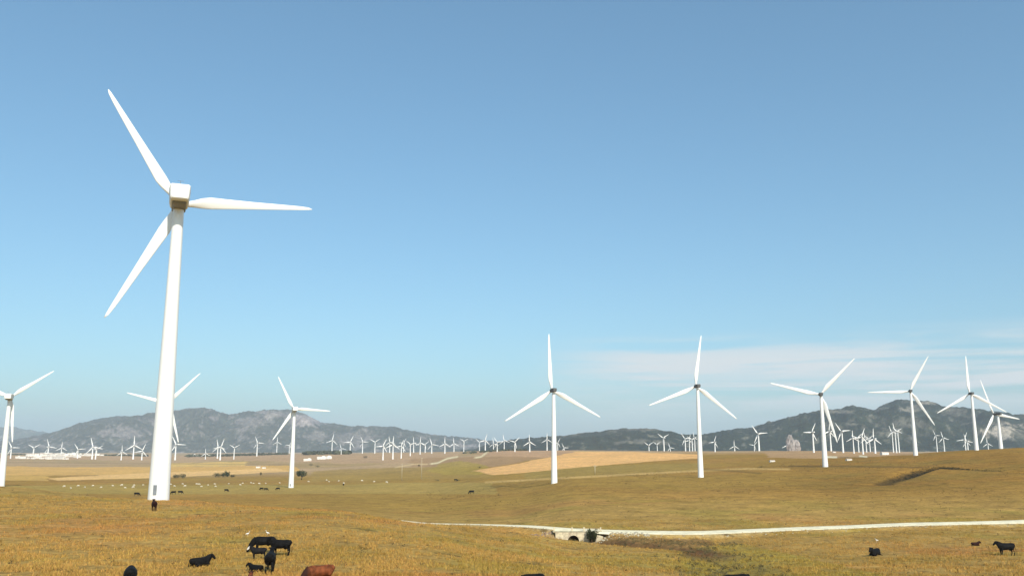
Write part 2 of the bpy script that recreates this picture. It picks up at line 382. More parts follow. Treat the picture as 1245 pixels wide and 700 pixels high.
# height on the built grid: nearest ring/column bilinear
def mz(x, y):
    r = math.hypot(x, y); a = math.atan2(x, y)
    i = int(np.clip(np.searchsorted(RR, r) - 1, 0, len(RR) - 2)); j = int(np.clip(np.searchsorted(ang_f, a) - 1, 0, len(ang_f) - 2))
    t1 = (r - RR[i]) / (RR[i + 1] - RR[i]); t2 = np.clip((a - ang_f[j]) / (ang_f[j + 1] - ang_f[j]), 0, 1)
    return float((GZ[i, j] * (1 - t2) + GZ[i, j + 1] * t2) * (1 - t1) + (GZ[i + 1, j] * (1 - t2) + GZ[i + 1, j + 1] * t2) * t1)

# ------------------------------------------------------------------ mountains
def mountains(name, sky_pts, D0, D1, z0, seed, rock, green, sc=700, amp=0.33, rocky=0.6, spots=()):
    us = np.array([p[0] for p in sky_pts], float); vs = np.array([p[1] for p in sky_pts], float)
    ncol = int((us[-1] - us[0]) / 1.6); u = np.linspace(us[0], us[-1], ncol)
    v = np.interp(u, us, vs); 
    k = np.ones(7) / 7; v = np.convolve(np.pad(v, 3, 'edge'), k, 'valid') + (fbm(u / 5.0, u * 0 + seed, 4, seed, gain=.7) - .5) * 3.0
    s = sof(u, 530); ridge = kslope(v) * D1
    ts = np.concatenate([np.linspace(0, 1, 110), np.linspace(1, 1.5, 25)[1:]])
    D = D0 + (D1 - D0) * ts
    X = s[None, :] * D[:, None]; Y = np.repeat(D[:, None], ncol, 1)
    sh = np.where(ts <= 1, ts**0.85 * 0.55 + 0.45 * sstep(0, 1, ts), 1 - (ts - 1) * 1.6)
    sh = np.maximum(sh, -0.2)
    rel = np.maximum(ridge - z0, 4)[None, :]
    Z = z0 + rel * sh[:, None]
    nn = fbm(X / sc, Y / sc, 6, seed, True, 0.52) - 0.55
    envl = np.clip(np.sin(np.pi * np.clip(ts, 0, 1)) * 1.0, 0, 1)[:, None]
    Z = Z + rel * nn * amp * 2 * envl + rel * 0.08 * (fbm(X / 70, Y / 70, 4, seed + 9) - 0.5)
    # keep everything in front of the skyline below the line of sight to the ridge
    lim = kslope(v)[None, :] * Y - 3; Z = np.where((ts < 0.97)[:, None], np.minimum(Z, lim), Z)
    Z[0] = z0 - 25
    gy = np.gradient(Z, axis=1) / np.maximum(np.gradient(X, axis=1), 1e-3)
    n = fbm(X / 260, Y / 260, 6, seed + 20, gain=0.62); n_b = fbm(X / 90, Y / 90, 5, seed + 30, gain=0.65)
    n_c = fbm(X / 34, Y / 60, 4, seed + 40, gain=0.7); rk = np.maximum(sstep(0.54, 0.66, n * .6 + n_c * .4) * rocky, sstep(.62, .72, n_c) * rocky * .8)
    PUm, PVm = proj(X, Y, Z)
    for (pu, pv, ru, rv, st) in spots:
        e = ((PUm - pu) / ru)**2 + ((PVm - pv) / rv)**2 + (n_b - 0.5) * 3.4 + (n_c - .5) * 3.0
        rk = np.maximum(rk, sstep(1.2, 0.6, e) * st)
    Cc = lin(*green)[None, None] * (0.45 + 0.55 * n_b[..., None] + .55 * n_c[..., None]) * (1 - rk[..., None]) + lin(*rock)[None, None] * (0.6 + 0.4 * n_b[..., None] + .4 * n_c[..., None]) * rk[..., None]
    me_, _, _ = grid_mesh(name, X, Y, Z, colors=Cc)
    o = link(name, me_, None); tag(o, kind='structure')
    m = bpy.data.materials.new(name + '_scrub_and_rock'); m.use_nodes = True; t = m.node_tree; b = t.nodes['Principled BSDF']
    b.inputs['Roughness'].default_value = 1; b.inputs['Specular IOR Level'].default_value = 0.05
    at = nd(t, 'ShaderNodeAttribute', attribute_name='Col'); g = nd(t, 'ShaderNodeTexCoord')
    vm = nd(t, 'ShaderNodeVectorMath', operation='SCALE'); t.links.new(at.outputs['Color'], vm.inputs[0]); t.links.new(mr(t, noise(t, g, 0.02, 8, 0.8), 0.35, 0.65, 0.4, 1.6, False), vm.inputs['Scale'])
    t.links.new(vm.outputs[0], b.inputs['Base Color'])
    bp = nd(t, 'ShaderNodeBump'); bp.inputs['Distance'].default_value = 30; t.links.new(noise(t, g, 0.02, 6, 0.7), bp.inputs['Height']); t.links.new(bp.outputs[0], b.inputs['Normal'])
    me_.materials.append(m); return o
mountains('distant_hills', [(-260, 520), (-100, 516), (-40, 517), (0, 519), (15, 519), (35, 523), (60, 526), (90, 531), (120, 536), (160, 540)], 11500, 13500, -120, 90, (150, 140, 130), (84, 92, 72), 1200)
mountains('mountain_massif', [(-260, 545), (-60, 543), (0, 536), (30, 532), (62, 526), (85, 518), (100, 513), (120, 509), (140, 506), (165, 505), (182, 502), (205, 500), (225, 497), (243, 495), (252, 496), (262, 501), (275, 504), (290, 502), (312, 499), (330, 497), (350, 498), (368, 502), (378, 507), (390, 513), (405, 515), (430, 518), (455, 518), (480, 519), (500, 523), (525, 528), (550, 530), (575, 532), (600, 536), (640, 541), (700, 545)],
          6800, 8800, -92, 40, (158, 146, 140), (74, 76, 64), 620, 0.5, 0.6,
          [(372, 510, 22, 8, 0.95), (150, 527, 26, 7, 0.6), (262, 508, 6, 3, 0.6), (305, 512, 22, 5, 0.5), (330, 503, 18, 4, 0.6), (385, 530, 12, 6, 0.4), (430, 532, 26, 6, 0.35)])
mountains('wooded_ridge', [(560, 552), (590, 541), (610, 537), (622, 534), (640, 532), (660, 531), (685, 529), (705, 526), (735, 523), (760, 521), (785, 521), (805, 522), (822, 526), (840, 528), (856, 528), (875, 524), (895, 521), (915, 519), (935, 513), (955, 509), (975, 503), (990, 500), (1005, 497), (1020, 498), (1035, 494), (1050, 494), (1062, 499), (1078, 492), (1092, 487), (1105, 486), (1120, 487), (1135, 489), (1148, 493), (1165, 495), (1185, 497), (1210, 499), (1245, 504), (1300, 508), (1450, 512)],
          3500, 4900, -48, 70, (176, 164, 146), (44, 54, 40), 420, 0.42, 0.3,
          [(1218, 524, 24, 9, 1.0), (1130, 489, 12, 2.0, 0.7), (1110, 497, 14, 4, 0.45), (1160, 500, 12, 5, 0.3), (780, 522, 30, 1.5, 0.3), (1020, 500, 20, 2, 0.4), (845, 540, 10, 3, 0.3)])

# ------------------------------------------------------------------ the gravel track
mroad = newmat('pale_limestone_gravel', (0.84, 0.74, 0.50), 0.95, 0.14, 0.7, bump=0.04, bscale=3)
def strip(name, P, hw, mat, off=0.07):
    P = [np.array(p) for p in P]; out = [P[0]]
    for a, b in zip(P, P[1:]):
        k = max(1, int(np.linalg.norm(b - a) / 0.8))
        for i in range(1, k + 1): out.append(a + (b - a) * i / k)
    co, fc = [], []; lat = np.linspace(-1, 1, 9)
    zc = [mz(*p) for p in out]; zc = np.convolve(np.pad(zc, 4, 'edge'), np.ones(9) / 9, 'valid')
    for i, p in enumerate(out):
        d = out[min(i + 1, len(out) - 1)] - out[max(i - 1, 0)]; d = d / np.linalg.norm(d); n = np.array([d[1], -d[0]])
        for l in lat:
            hw_ = hw - 0.95 * math.exp(-((p[0] - BRX - .8) / 6.0)**2)
            q = p + n * l * (hw_ + 0.35 * (vnoise(i * 0.25, l > 0, 5) - 0.5) * (abs(l) == 1))
            near_br = math.hypot(p[0] - BRX, p[1] - BRY - 2) < 6
            zz = zraw(np.array([q[0]]), np.array([q[1]]))[0] + 0.35 if near_br else mz(*q)
            co.append((q[0], q[1], zz + off - (0.25 if abs(l) == 1 else 0) + 0.03 * (1 - l * l)))
    w_ = len(lat)
    for i in range(len(out) - 1):
        for k in range(w_ - 1): fc.append((i * w_ + k, i * w_ + k + 1, (i + 1) * w_ + k + 1, (i + 1) * w_ + k))
    m_ = tri_mesh(name, co, fc, 4); o = link(name, m_, mat); return o
tag(strip('gravel_track', ROAD, 3.3, mroad), kind='structure')
# loose pale stones along the verge
co, fc = [], []
mstone = newmat('pale_limestone', (0.42, 0.37, 0.27), 0.9, 0.25, 1.5)
def add_stone(cx, cy, r):
    z = mz(cx, cy); b0 = len(co); ph = random.random() * 6
    for k in range(6): co.append((cx + r * math.cos(ph + k * 1.047) * random.uniform(.7, 1.2), cy + r * math.sin(ph + k * 1.047) * random.uniform(.7, 1.1), z - 0.05))
    for k in range(6): co.append((cx + .7 * r * math.cos(ph + k * 1.047), cy + .7 * r * math.sin(ph + k * 1.047), z + r * random.uniform(.5, .8)))
    for k in range(6):
        k2 = (k + 1) % 6; fc.append((b0 + k, b0 + k2, b0 + 6 + k2)); fc.append((b0 + k, b0 + 6 + k2, b0 + 6 + k))
    for k in range(1, 5): fc.append((b0 + 6, b0 + 6 + k, b0 + 7 + k))
for i in range(420):
    p = random.choice(ROAD[20:]); side = -1 if random.random() < .85 else 1
    add_stone(p[0] + random.uniform(-1.2, 1.2), p[1] + side * random.uniform(2.9, 4.3 + 1.5 * random.random()**2), random.uniform(.04, .14))
for i in range(70):
    add_stone(BRX + random.uniform(3, 11), BRY + random.uniform(-3, -.3), random.uniform(.08, .28))
so_ = link('verge_stones', tri_mesh('verge_stones', co, fc, 3), mstone, smooth=False)
tag(so_, 'loose pale stones scattered along the near verge of the white gravel track', 'stones', kind='stuff')

# ------------------------------------------------------------------ culvert bridge
mlime = newmat('weathered_limewash', (0.74, 0.64, 0.42), 0.9, 0.0, 1.3, col2=(0.40, 0.32, 0.22), bump=0.03, bscale=2)
mrub = newmat('rubble_stone', (0.26, 0.18, 0.12), 0.95, 0.3, 1.8, bump=0.12, bscale=2.2)
mdark = newmat('mossy_coping', (0.42, 0.38, 0.26), 0.9, 0.2, 2)
br = empty('culvert_bridge', (BRX, BRY, 0)); ztop = float(zraw(np.array([BRX]), np.array([BRY]))[0]) + 0.5
br.location.z = ztop - 2.0; br.rotation_euler.z = R(-2)
tag(br, 'small whitewashed stone culvert bridge with one round arch carrying the pale track', 'bridge')
def arch_wall(x0, x1, zb, zt, cx, r, th, zspring):
    bm = bmesh.new(); n = 14; pts = []
    arc = [(cx + r * math.cos(math.pi - math.pi * k / n), zspring + r * math.sin(math.pi - math.pi * k / n)) for k in range(n + 1)]
    outer_top = [(x0 + (x1 - x0) * k / n, zt) for k in range(n + 1)]
    for y in (0, th):
        pass
    def vq(a, y): return bm.verts.new((a[0], y, a[1]))
    F = [[vq(p, 0) for p in arc], [vq(p, 0) for p in outer_top], [vq(p, th) for p in arc], [vq(p, th) for p in outer_top]]
    for k in range(n):
        bm.faces.new((F[0][k], F[1][k], F[1][k + 1], F[0][k + 1])); bm.faces.new((F[2][k], F[2][k + 1], F[3][k + 1], F[3][k]))
        bm.faces.new((F[0][k], F[0][k + 1], F[2][k + 1], F[2][k])); bm.faces.new((F[1][k], F[3][k], F[3][k + 1], F[1][k + 1]))
    for (xa, xb, i) in ((x0, arc[0][0], 0), (arc[-1][0], x1, n)):
        bA, bB = bm.verts.new((xa, 0, zb)), bm.verts.new((xb, 0, zb)); bC, bD = bm.verts.new((xa, th, zb)), bm.verts.new((xb, th, zb))
        if i == 0:
            bm.faces.new((bA, bB, F[0][0], F[1][0])); bm.faces.new((bC, F[3][0], F[2][0], bD)); bm.faces.new((bA, F[1][0], F[3][0], bC)); bm.faces.new((bB, bD, F[2][0], F[0][0]))
        else:
            bm.faces.new((bA, bB, F[1][n], F[0][n])); bm.faces.new((bC, F[2][n], F[3][n], bD)); bm.faces.new((bB, bD, F[3][n], F[1][n])); bm.faces.new((bA, F[0][n], F[2][n], bC))
    return bm_mesh(bm, 'face_wall')
link('face_wall', arch_wall(-2.7, 2.4, -0.6, 1.75, 0, 0.85, 0.45, 0.45), mlime, br, (0, -0.6, 0), smooth=False)
link('face_wall', arch_wall(-2.7, 4.4, -0.6, 1.75, 0, 0.85, 0.45, 0.45), mlime, br, (0, 5.0, 0), smooth=False)
bm = bmesh.new(); bm_box(bm, (-1.4, 2.43, 0.55), (1.05, 5.1, 2.2)); bm_box(bm, (1.4, 2.43, 0.55), (1.05, 5.1, 2.2)); bm_box(bm, (0, 2.43, 1.5), (1.7, 5.1, 0.3))
link('vault', bm_mesh(bm, 'vault'), mrub, br, smooth=False)
bm = bmesh.new(); bm_box(bm, (0.6, -0.38, 1.84), (7.4, 0.5, 0.16), bevel=0.03)
link('coping', bm_mesh(bm, 'coping'), mdark, br, smooth=False)
for x in (-2.9, -0.2, 1.6, 4.1):
    bm = bmesh.new(); bm_box(bm, (x, -0.38, 2.2), (0.22, 0.3, 0.56), bevel=0.03)
    link('parapet_post', bm_mesh(bm, 'parapet_post'), mlime, br, smooth=False)
bm = bmesh.new()   # slumped wing wall to the right
bmesh.ops.create_cube(bm, size=1, matrix=Matrix.Translation((3.7, -1.5, 0.35)) @ Matrix.Rotation(R(-18), 4, 'Z') @ Matrix.Rotation(R(14), 4, 'Y') @ Matrix.Diagonal((0.95, 0.5, 2.1, 1)))
bmesh.ops.create_cube(bm, size=1, matrix=Matrix.Translation((4.85, -1.4, 0.35)) @ Matrix.Rotation(R(-30), 4, 'Z') @ Matrix.Rotation(R(-30), 4, 'Y') @ Matrix.Diagonal((0.35, 0.4, 1.5, 1)))
bmesh.ops.bevel(bm, geom=bm.edges[:], offset=0.06, segments=2, affect='EDGES')
link('wing_wall', bm_mesh(bm, 'wing_wall'), mlime, br, smooth=False)
bm = bmesh.new()   # rubble revetment to the left, uneven
for k in range(70):
    x = -2.9 - random.random() * 4.6; zz = 0.0 + random.random() * (1.6 - 0.13 * (-x - 2.8))
    s_ = random.uniform(.25, .5)
    bmesh.ops.create_icosphere(bm, subdivisions=1, radius=s_, matrix=Matrix.Translation((x, -0.55 + 0.55 * zz + random.uniform(-.1, .1), zz)) @ Euler((random.random() * 3, random.random() * 3, 0)).to_matrix().to_4x4() @ Matrix.Diagonal((1, .7, .6, 1)))
link('rubble_revetment', bm_mesh(bm, 'rubble_revetment'), mrub, br, smooth=False)

# ------------------------------------------------------------------ wind turbines
mwhite = newmat('turbine_white_paint', (0.83, 0.83, 0.80), 0.45, 0.03, 0.15, spec=0.4)
mnac = newmat('nacelle_white_gelcoat', (0.80, 0.80, 0.77), 0.5, 0.04, 0.3)
mgrey = newmat('nacelle_dark_grey', (0.10, 0.10, 0.10), 0.6, 0.1, 1)
mbelly = newmat('belly_brown_grey', (0.22, 0.20, 0.155), 0.6, 0.1, 1)
mdoor = newmat('door_grey_paint', (0.22, 0.24, 0.26), 0.6, 0.1, 1)
def tower_mesh(hi=True):      # unit height
    bm = bmesh.new(); n = 40 if hi else 14
    prof = [(0, 1.82), (0.02, 1.78), (0.33, 1.5), (0.66, 1.2), (1.0, 0.93)]
    loft(bm, [(0, 0, h) for h, r in prof], [r for h, r in prof], n)
    return bm_mesh(bm, 'tower')
def blade_mesh(hi=True, wide=1.12):      # unit length along +Z, rotor axis along Y
    secs = [(0.02, .021, .021), (0.05, .021, .021), (0.10, .026, .018), (0.17, .038, .014), (0.23, .043, .011), (0.35, .037, .009), (0.55, .028, .0065), (0.75, .021, .0045), (0.9, .015, .003), (0.97, .010, .002), (1.0, .0025, .001)]
    bm = bmesh.new(); n = 20 if hi else 8; rings = []
    for (z, c, th) in secs:
        tw = R(18) * (1 - min(z / 0.7, 1)) ; ring = []
        off = (c - 0.021) * 0.55 if z < .5 else (c - .021) * .55
        for k in range(n):
            a = 2 * math.pi * k / n; x = math.cos(a) * c * (wide if z > .12 else 1) - off; y = math.sin(a) * th * (1 + 0.35 * math.cos(a + math.pi) if z > 0.08 else 1)
            ring.append(bm.verts.new((x * math.cos(tw) - y * math.sin(tw), x * math.sin(tw) + y * math.cos(tw), z)))
        rings.append(ring)
    for r0, r1 in zip(rings, rings[1:]):
        for k in range(n): bm.faces.new((r0[k], r0[(k + 1) % n], r1[(k + 1) % n], r1[k]))
    bm.faces.new(rings[0][::-1]); bm.faces.new(rings[-1]); return bm_mesh(bm, 'blade')
def nacelle_mesh(big=True):   # rotor end +Y
    bm = bmesh.new()
    secs = [(-6.2, 1.45, -1.35, 1.45), (-6.0, 1.62, -1.55, 1.6), (-2, 1.75, -1.75, 1.75), (1.0, 1.6, -1.7, 1.6), (2.2, 1.15, -1.25, 1.25)] if big else \
           [(-3.2, .95, -.9, .9), (-2.9, 1.1, -1.05, 1.05), (-.8, 1.2, -1.2, 1.2), (1.0, 1.1, -1.1, 1.1), (1.9, .85, -.85, .85)]
    rings = []
    for (y, w_, zb, zt) in secs:
        c = 0.3; P = [(-w_ * .86 + c * .4, zb), (w_ * .86 - c * .4, zb), (w_ * .9, zb + c), (w_, zt - c), (w_ - c, zt), (-w_ + c, zt), (-w_, zt - c), (-w_ * .9, zb + c)]
        rings.append([bm.verts.new((x, y, z)) for x, z in P])
    for r0, r1 in zip(rings, rings[1:]):
        for k in range(8): bm.faces.new((r0[k], r0[(k + 1) % 8], r1[(k + 1) % 8], r1[k]))
    bm.faces.new(rings[0][::-1]); bm.faces.new(rings[-1]); return bm_mesh(bm, 'nacelle')
def hub_mesh(n=20):
    bm = bmesh.new(); P = [(1.9, .95), (2.5, 1.25), (3.3, 1.3), (4.0, 1.05), (4.5, .6), (4.75, .15)]
    loft(bm, [(0, y, 0) for y, r in P], [r for y, r in P], n); return bm_mesh(bm, 'rotor_hub')
HUBY = 3.1
def make_turbine(hi, grey):
    t_ = empty('wind_turbine', (0, 0, 0)); tw = link('tower', tower_mesh(hi), mwhite, t_)
    n_ = link('nacelle', nacelle_mesh(not grey), mgrey if grey else mnac, t_, smooth=False)
    h_ = link('rotor_hub', hub_mesh(20 if hi else 10), mgrey if grey else mbelly, t_)
    if hi and not grey:
        bm = bmesh.new(); bm_box(bm, (0, -1.3, -1.8), (2.3, 6.6, .9), bevel=.35); link('dark_underside', bm_mesh(bm, 'dark_underside'), mbelly, n_, smooth=False)  # darker brown-grey block set under the white nacelle
    bmx = blade_mesh(hi, 1.0 if hi and grey else 1.05 if hi else 1.6)
    for k in range(3): link('blade', bmx, mwhite, t_)
    if hi and not grey:
        bm = bmesh.new(); bm_box(bm, (0, -1.75, 2.1), (0.62, .16, 1.7), bevel=.05); d = link('door', bm_mesh(bm, 'door'), mdoor, t_, smooth=False)
        bm = bmesh.new(); loft(bm, [(0, -5, 1.6), (0, -5, 2.6)], [.05, .04], 8); loft(bm, [(-.5, -5, 2.5), (.5, -5, 2.5)], [.04, .04], 6); link('weather_mast', bm_mesh(bm, 'weather_mast'), mdoor, n_, smooth=False)
    return t_
protoA, protoB, protoS = make_turbine(True, False), make_turbine(True, True), make_turbine(False, False)
protoSG = make_turbine(False, True)
used = set()
def place_turbine(proto, u, vh, D, bpx, phase, yaw, zb=None, label=None, group=None, wide=None):
    if proto.name in used: t_ = copy_tree(proto)
    else: t_ = proto; used.add(proto.name)
    s = sof(u, vh); x, y = s * D, D
    zg = mz(x, y) - 0.3 if zb is None else zb
    zh = kslope(vh) * D; H = max(zh - zg, 6); Bl = bpx * D / FPX * 1.02
    k = Bl / 25.0; kw = wide or k
    t_.location = (x, y, zg)
    rot = Matrix.Rotation(R(yaw), 4, 'Z')       # rotor axis (+Y) turned left by yaw
    b = 0; pr_b = proto is protoB
    for ch in t_.children:
        nm = ch.name.split('.')[0]
        if nm == 'tower': ch.scale = (kw, kw, H - 1.0 * k); ch.location = (0, 0, 0)
        elif nm in ('nacelle', 'rotor_hub'):
            q_ = k * (.8 if pr_b else 1); ch.scale = (q_ * (1 if pr_b else 1.08), q_, q_ * .88); ch.location = (0, 0, H); ch.rotation_euler = (0, 0, R(yaw))
        elif nm == 'blade':
            a = R(phase + 120 * b); b += 1
            hubp = Vector((0, 0, H)) + rot @ Vector((0, HUBY * k, 0))
            M = Matrix.Translation(hubp) @ rot @ Matrix.Rotation(math.pi / 2 - a, 4, 'Y') @ Matrix.Diagonal((Bl, Bl, Bl, 1))
            ch.matrix_local = M if False else M
            ch.location, q, sc_ = M.decompose(); ch.rotation_mode = 'QUATERNION'; ch.rotation_quaternion = q; ch.scale = (Bl, Bl, Bl)
        elif nm == 'door': ch.scale = (kw, kw * 1.03, kw)
    t_['label'] = label; t_['category'] = 'wind turbine'
    if group: t_['group'] = group
    return t_
def dist_for(u, vh, vb, bpx, size):
    """stand on the ground the photo shows at the tower foot; else at the distance its blades suggest"""
    Dg = size * FPX / bpx; s = sof(u, vh)
    h = hit(u, vb) if vb else None
    if h and 0.45 * Dg < h[1] < 1.9 * Dg: return h[1]
    return Dg
GB = 'large wind turbines standing in the near pastures'
BIGS = [
 (protoA, 218, 243, 164, 165, 124, 22, 'largest and nearest wind turbine, huge white tower filling the left of the view', None),
 (protoA, 12, 482, 490, 54, 37, 20, 'white wind turbine cut by the left edge, beside the far white village', None),
 (protoA, 204, 489, 560, 49, 47, 12, 'wind turbine almost hidden behind the tower of the largest turbine', None),
 (protoA, 358, 497, 610, 43, 118, 20, 'tall thin white turbine with the round dark tree beside its foot', None),
 (protoB, 673, 474, 403, 68, 93, 12, 'white turbine with one blade straight up, in front of the orange stubble field', None),
 (protoB, 848, 469, 410, 62, 82, 4, 'white turbine right of the stubble field, its upper blade leaning slightly right', None),
 (protoB, 998, 479, 455, 59, 46, -14, 'white turbine above the small turbine clump, one blade pointing up right, one left', None),
 (protoB, 1107, 475, 545, 47, 61, -18, 'white turbine with one blade level to the left, in front of the wooded ridge', None),
 (protoB, 1181, 478, 560, 45, 91, -8, 'white turbine on the right hillside with one blade pointing straight up', None),
 (protoB, 1213, 503, 640, 43, 113, 22, 'half sunk white turbine at the right edge in front of the pale cliff', None)]
for (pr, u, vh, D, bp_, ph, yw, lab, _) in BIGS:
    t_ = place_turbine(pr, u, vh, D, bp_, ph, yw, label=lab, group=GB, wide=(.75 if pr is protoB else 1) * bp_ * D / FPX * 1.02 / 25)
# door of the nearest turbine faces the viewer
SM = [  # cluster text, [(u, v hub, v foot, blade px, phase)]
 ('small turbines over the white village', [(14,544,557,9,0),(41,544,554,8,32),(59,543,554,10,112),(75,544,554,7,90),(95,546,557,8,125)]),
 ('small turbines between white village and largest tower', [(113,543,558,11,107),(117,546,558,9,30),(148,549,559,8,95),(163,541,558,11,92),(173,548,559,9,70)]),
 ('small turbines between largest tower and tall thin turbine', [(214,540,559,11,118),(250,551,558,6,95),(265,543,557,9,103),(268.5,543,559,10,72),(285,544,558,7,30),(313,538,550,8,115),(337,537,545,6,90),(352,541,549,5,60)]),
 ('small turbines on the rise right of tall turbine', [(404,535,547,8,80),(415,545,552,6,110),(426,537,546,8,65),(441,537,549,7,118),(456,537,551,7,32)]),
 ('crowded small turbines at middle of left plain', [(466,542,559,9,65),(474,537,548,7,100),(478,540,558,10,86),(488,542,557,8,70),(491,538,549,6,60),(499,540,554,7,140),(503,538,550,7,95),(511,538,552,7,90),(517,540,550,6,40)]),
 ('evenly spaced small turbines left of view centre', [(525,540,551,8,110),(541,539,551,8,90),(552,539,549,7,95),(564,536,549,6,30)]),
 ('small turbines at left end of wooded ridge', [(583,537,548,6,20),(590,535,547,8,75),(600,539,547,7,100),(604.5,537,549,7,5),(613,535,544,7,100)]),
 ('small turbines beside tower before stubble field', [(626,537,549,8,45),(644,537,549,9,92),(665,534,545,8,90),(678,538,546,6,60),(686,544,548,6,118)]),
 ('small turbines over the orange stubble field', [(789,541,550,7,30),(799,540,549,6,30),(807,532,547,9,28),(815,544,548,6,112)]),
 ('bunched small turbines touching tower right of stubble', [(833,533,545,8,125),(838,535,545,7,75),(841.5,534,545,7,30),(844.5,532,545,7,100)]),
 ('small turbines on the crest left of the pale rock', [(869,537,549,8,68),(893,542,548,7,90),(917,541,546,6,50),(922,527,544,12,126),(957,541,548,7,88)]),
 ('middle sized turbines around tower near turbine clump', [(988,525,550,12,62),(1009,524,548,11,80),(1023.5,524,550,12,126)]),
 ('packed small turbines before the wooded ridge', [(1037,532,551,9,90),(1043,532,551,8,40),(1048,531,552,11,70),(1052.5,533,551,8,100),(1057,533,551,7,30),(1063,533,551,12,88)]),
 ('overlapping small turbines left of level bladed turbine', [(1084.5,525,538,8,110),(1088,523,538,9,100),(1091.5,524,538,8,25)]),
 ('small turbines between level bladed turbine and cliff', [(1138,529,544,7,118),(1147,532,545,8,105),(1173,534,546,9,70),(1176,536,546,9,110),(1201,539,545,7,95)])]
for desc, lst in SM:
    lst = sorted(lst)
    for i, (u, vh, vb, bp_, ph) in enumerate(lst):
        D = dist_for(u, vh, vb, bp_, 20)
        place_turbine(protoS, u, vh, D, bp_, ph, random.uniform(-15, 25), label=f'{ORD[i]} from left of the {len(lst)} {desc}', group='distant small wind turbines on the plain', wide=(bp_ * D / FPX) / 25 * 1.3)
for p_ in (protoA, protoB, protoS, protoSG):
    if p_.name not in used:
        for ch in list(p_.children_recursive): bpy.data.objects.remove(ch)
        bpy.data.objects.remove(p_)

# ------------------------------------------------------------------ cattle, sheep, egrets
def remeshed(bm, name, vox):
    me_ = bm_mesh(bm, name); o = bpy.data.objects.new('tmp', me_); COL.objects.link(o)
    m = o.modifiers.new('r', 'REMESH'); m.mode = 'VOXEL'; m.voxel_size = vox; m.use_smooth_shade = True
    s_ = o.modifiers.new('s', 'SMOOTH'); s_.factor = 0.5; s_.iterations = 4
    dg = bpy.context.evaluated_depsgraph_get(); r = bpy.data.meshes.new_from_object(o.evaluated_get(dg)); r.name = name
    bpy.data.objects.remove(o); return r
def leg_front(bm, x, y, top=0.95, dx=0.0):
    loft(bm, [(x, y, top), (x + .01, y, .62), (x + .02 + dx * .5, y, .40), (x + dx, y, .14), (x + .03 + dx, y, .06), (x + .05 + dx, y, 0)], [.15, .10, .07, .05, .06, .075], 10)
def leg_hind(bm, x, y, dx=0.0):
    loft(bm, [(x + .05, y, 1.1), (x + .14, y, .80), (x - .02 + dx * .5, y, .50), (x - .06 + dx, y, .36), (x - .02 + dx, y, .14), (x + .02 + dx, y, .06), (x + .05 + dx, y, 0)], [(.17, .24), (.13, .18), (.075, .09), .06, .048, .058, .075], 10)
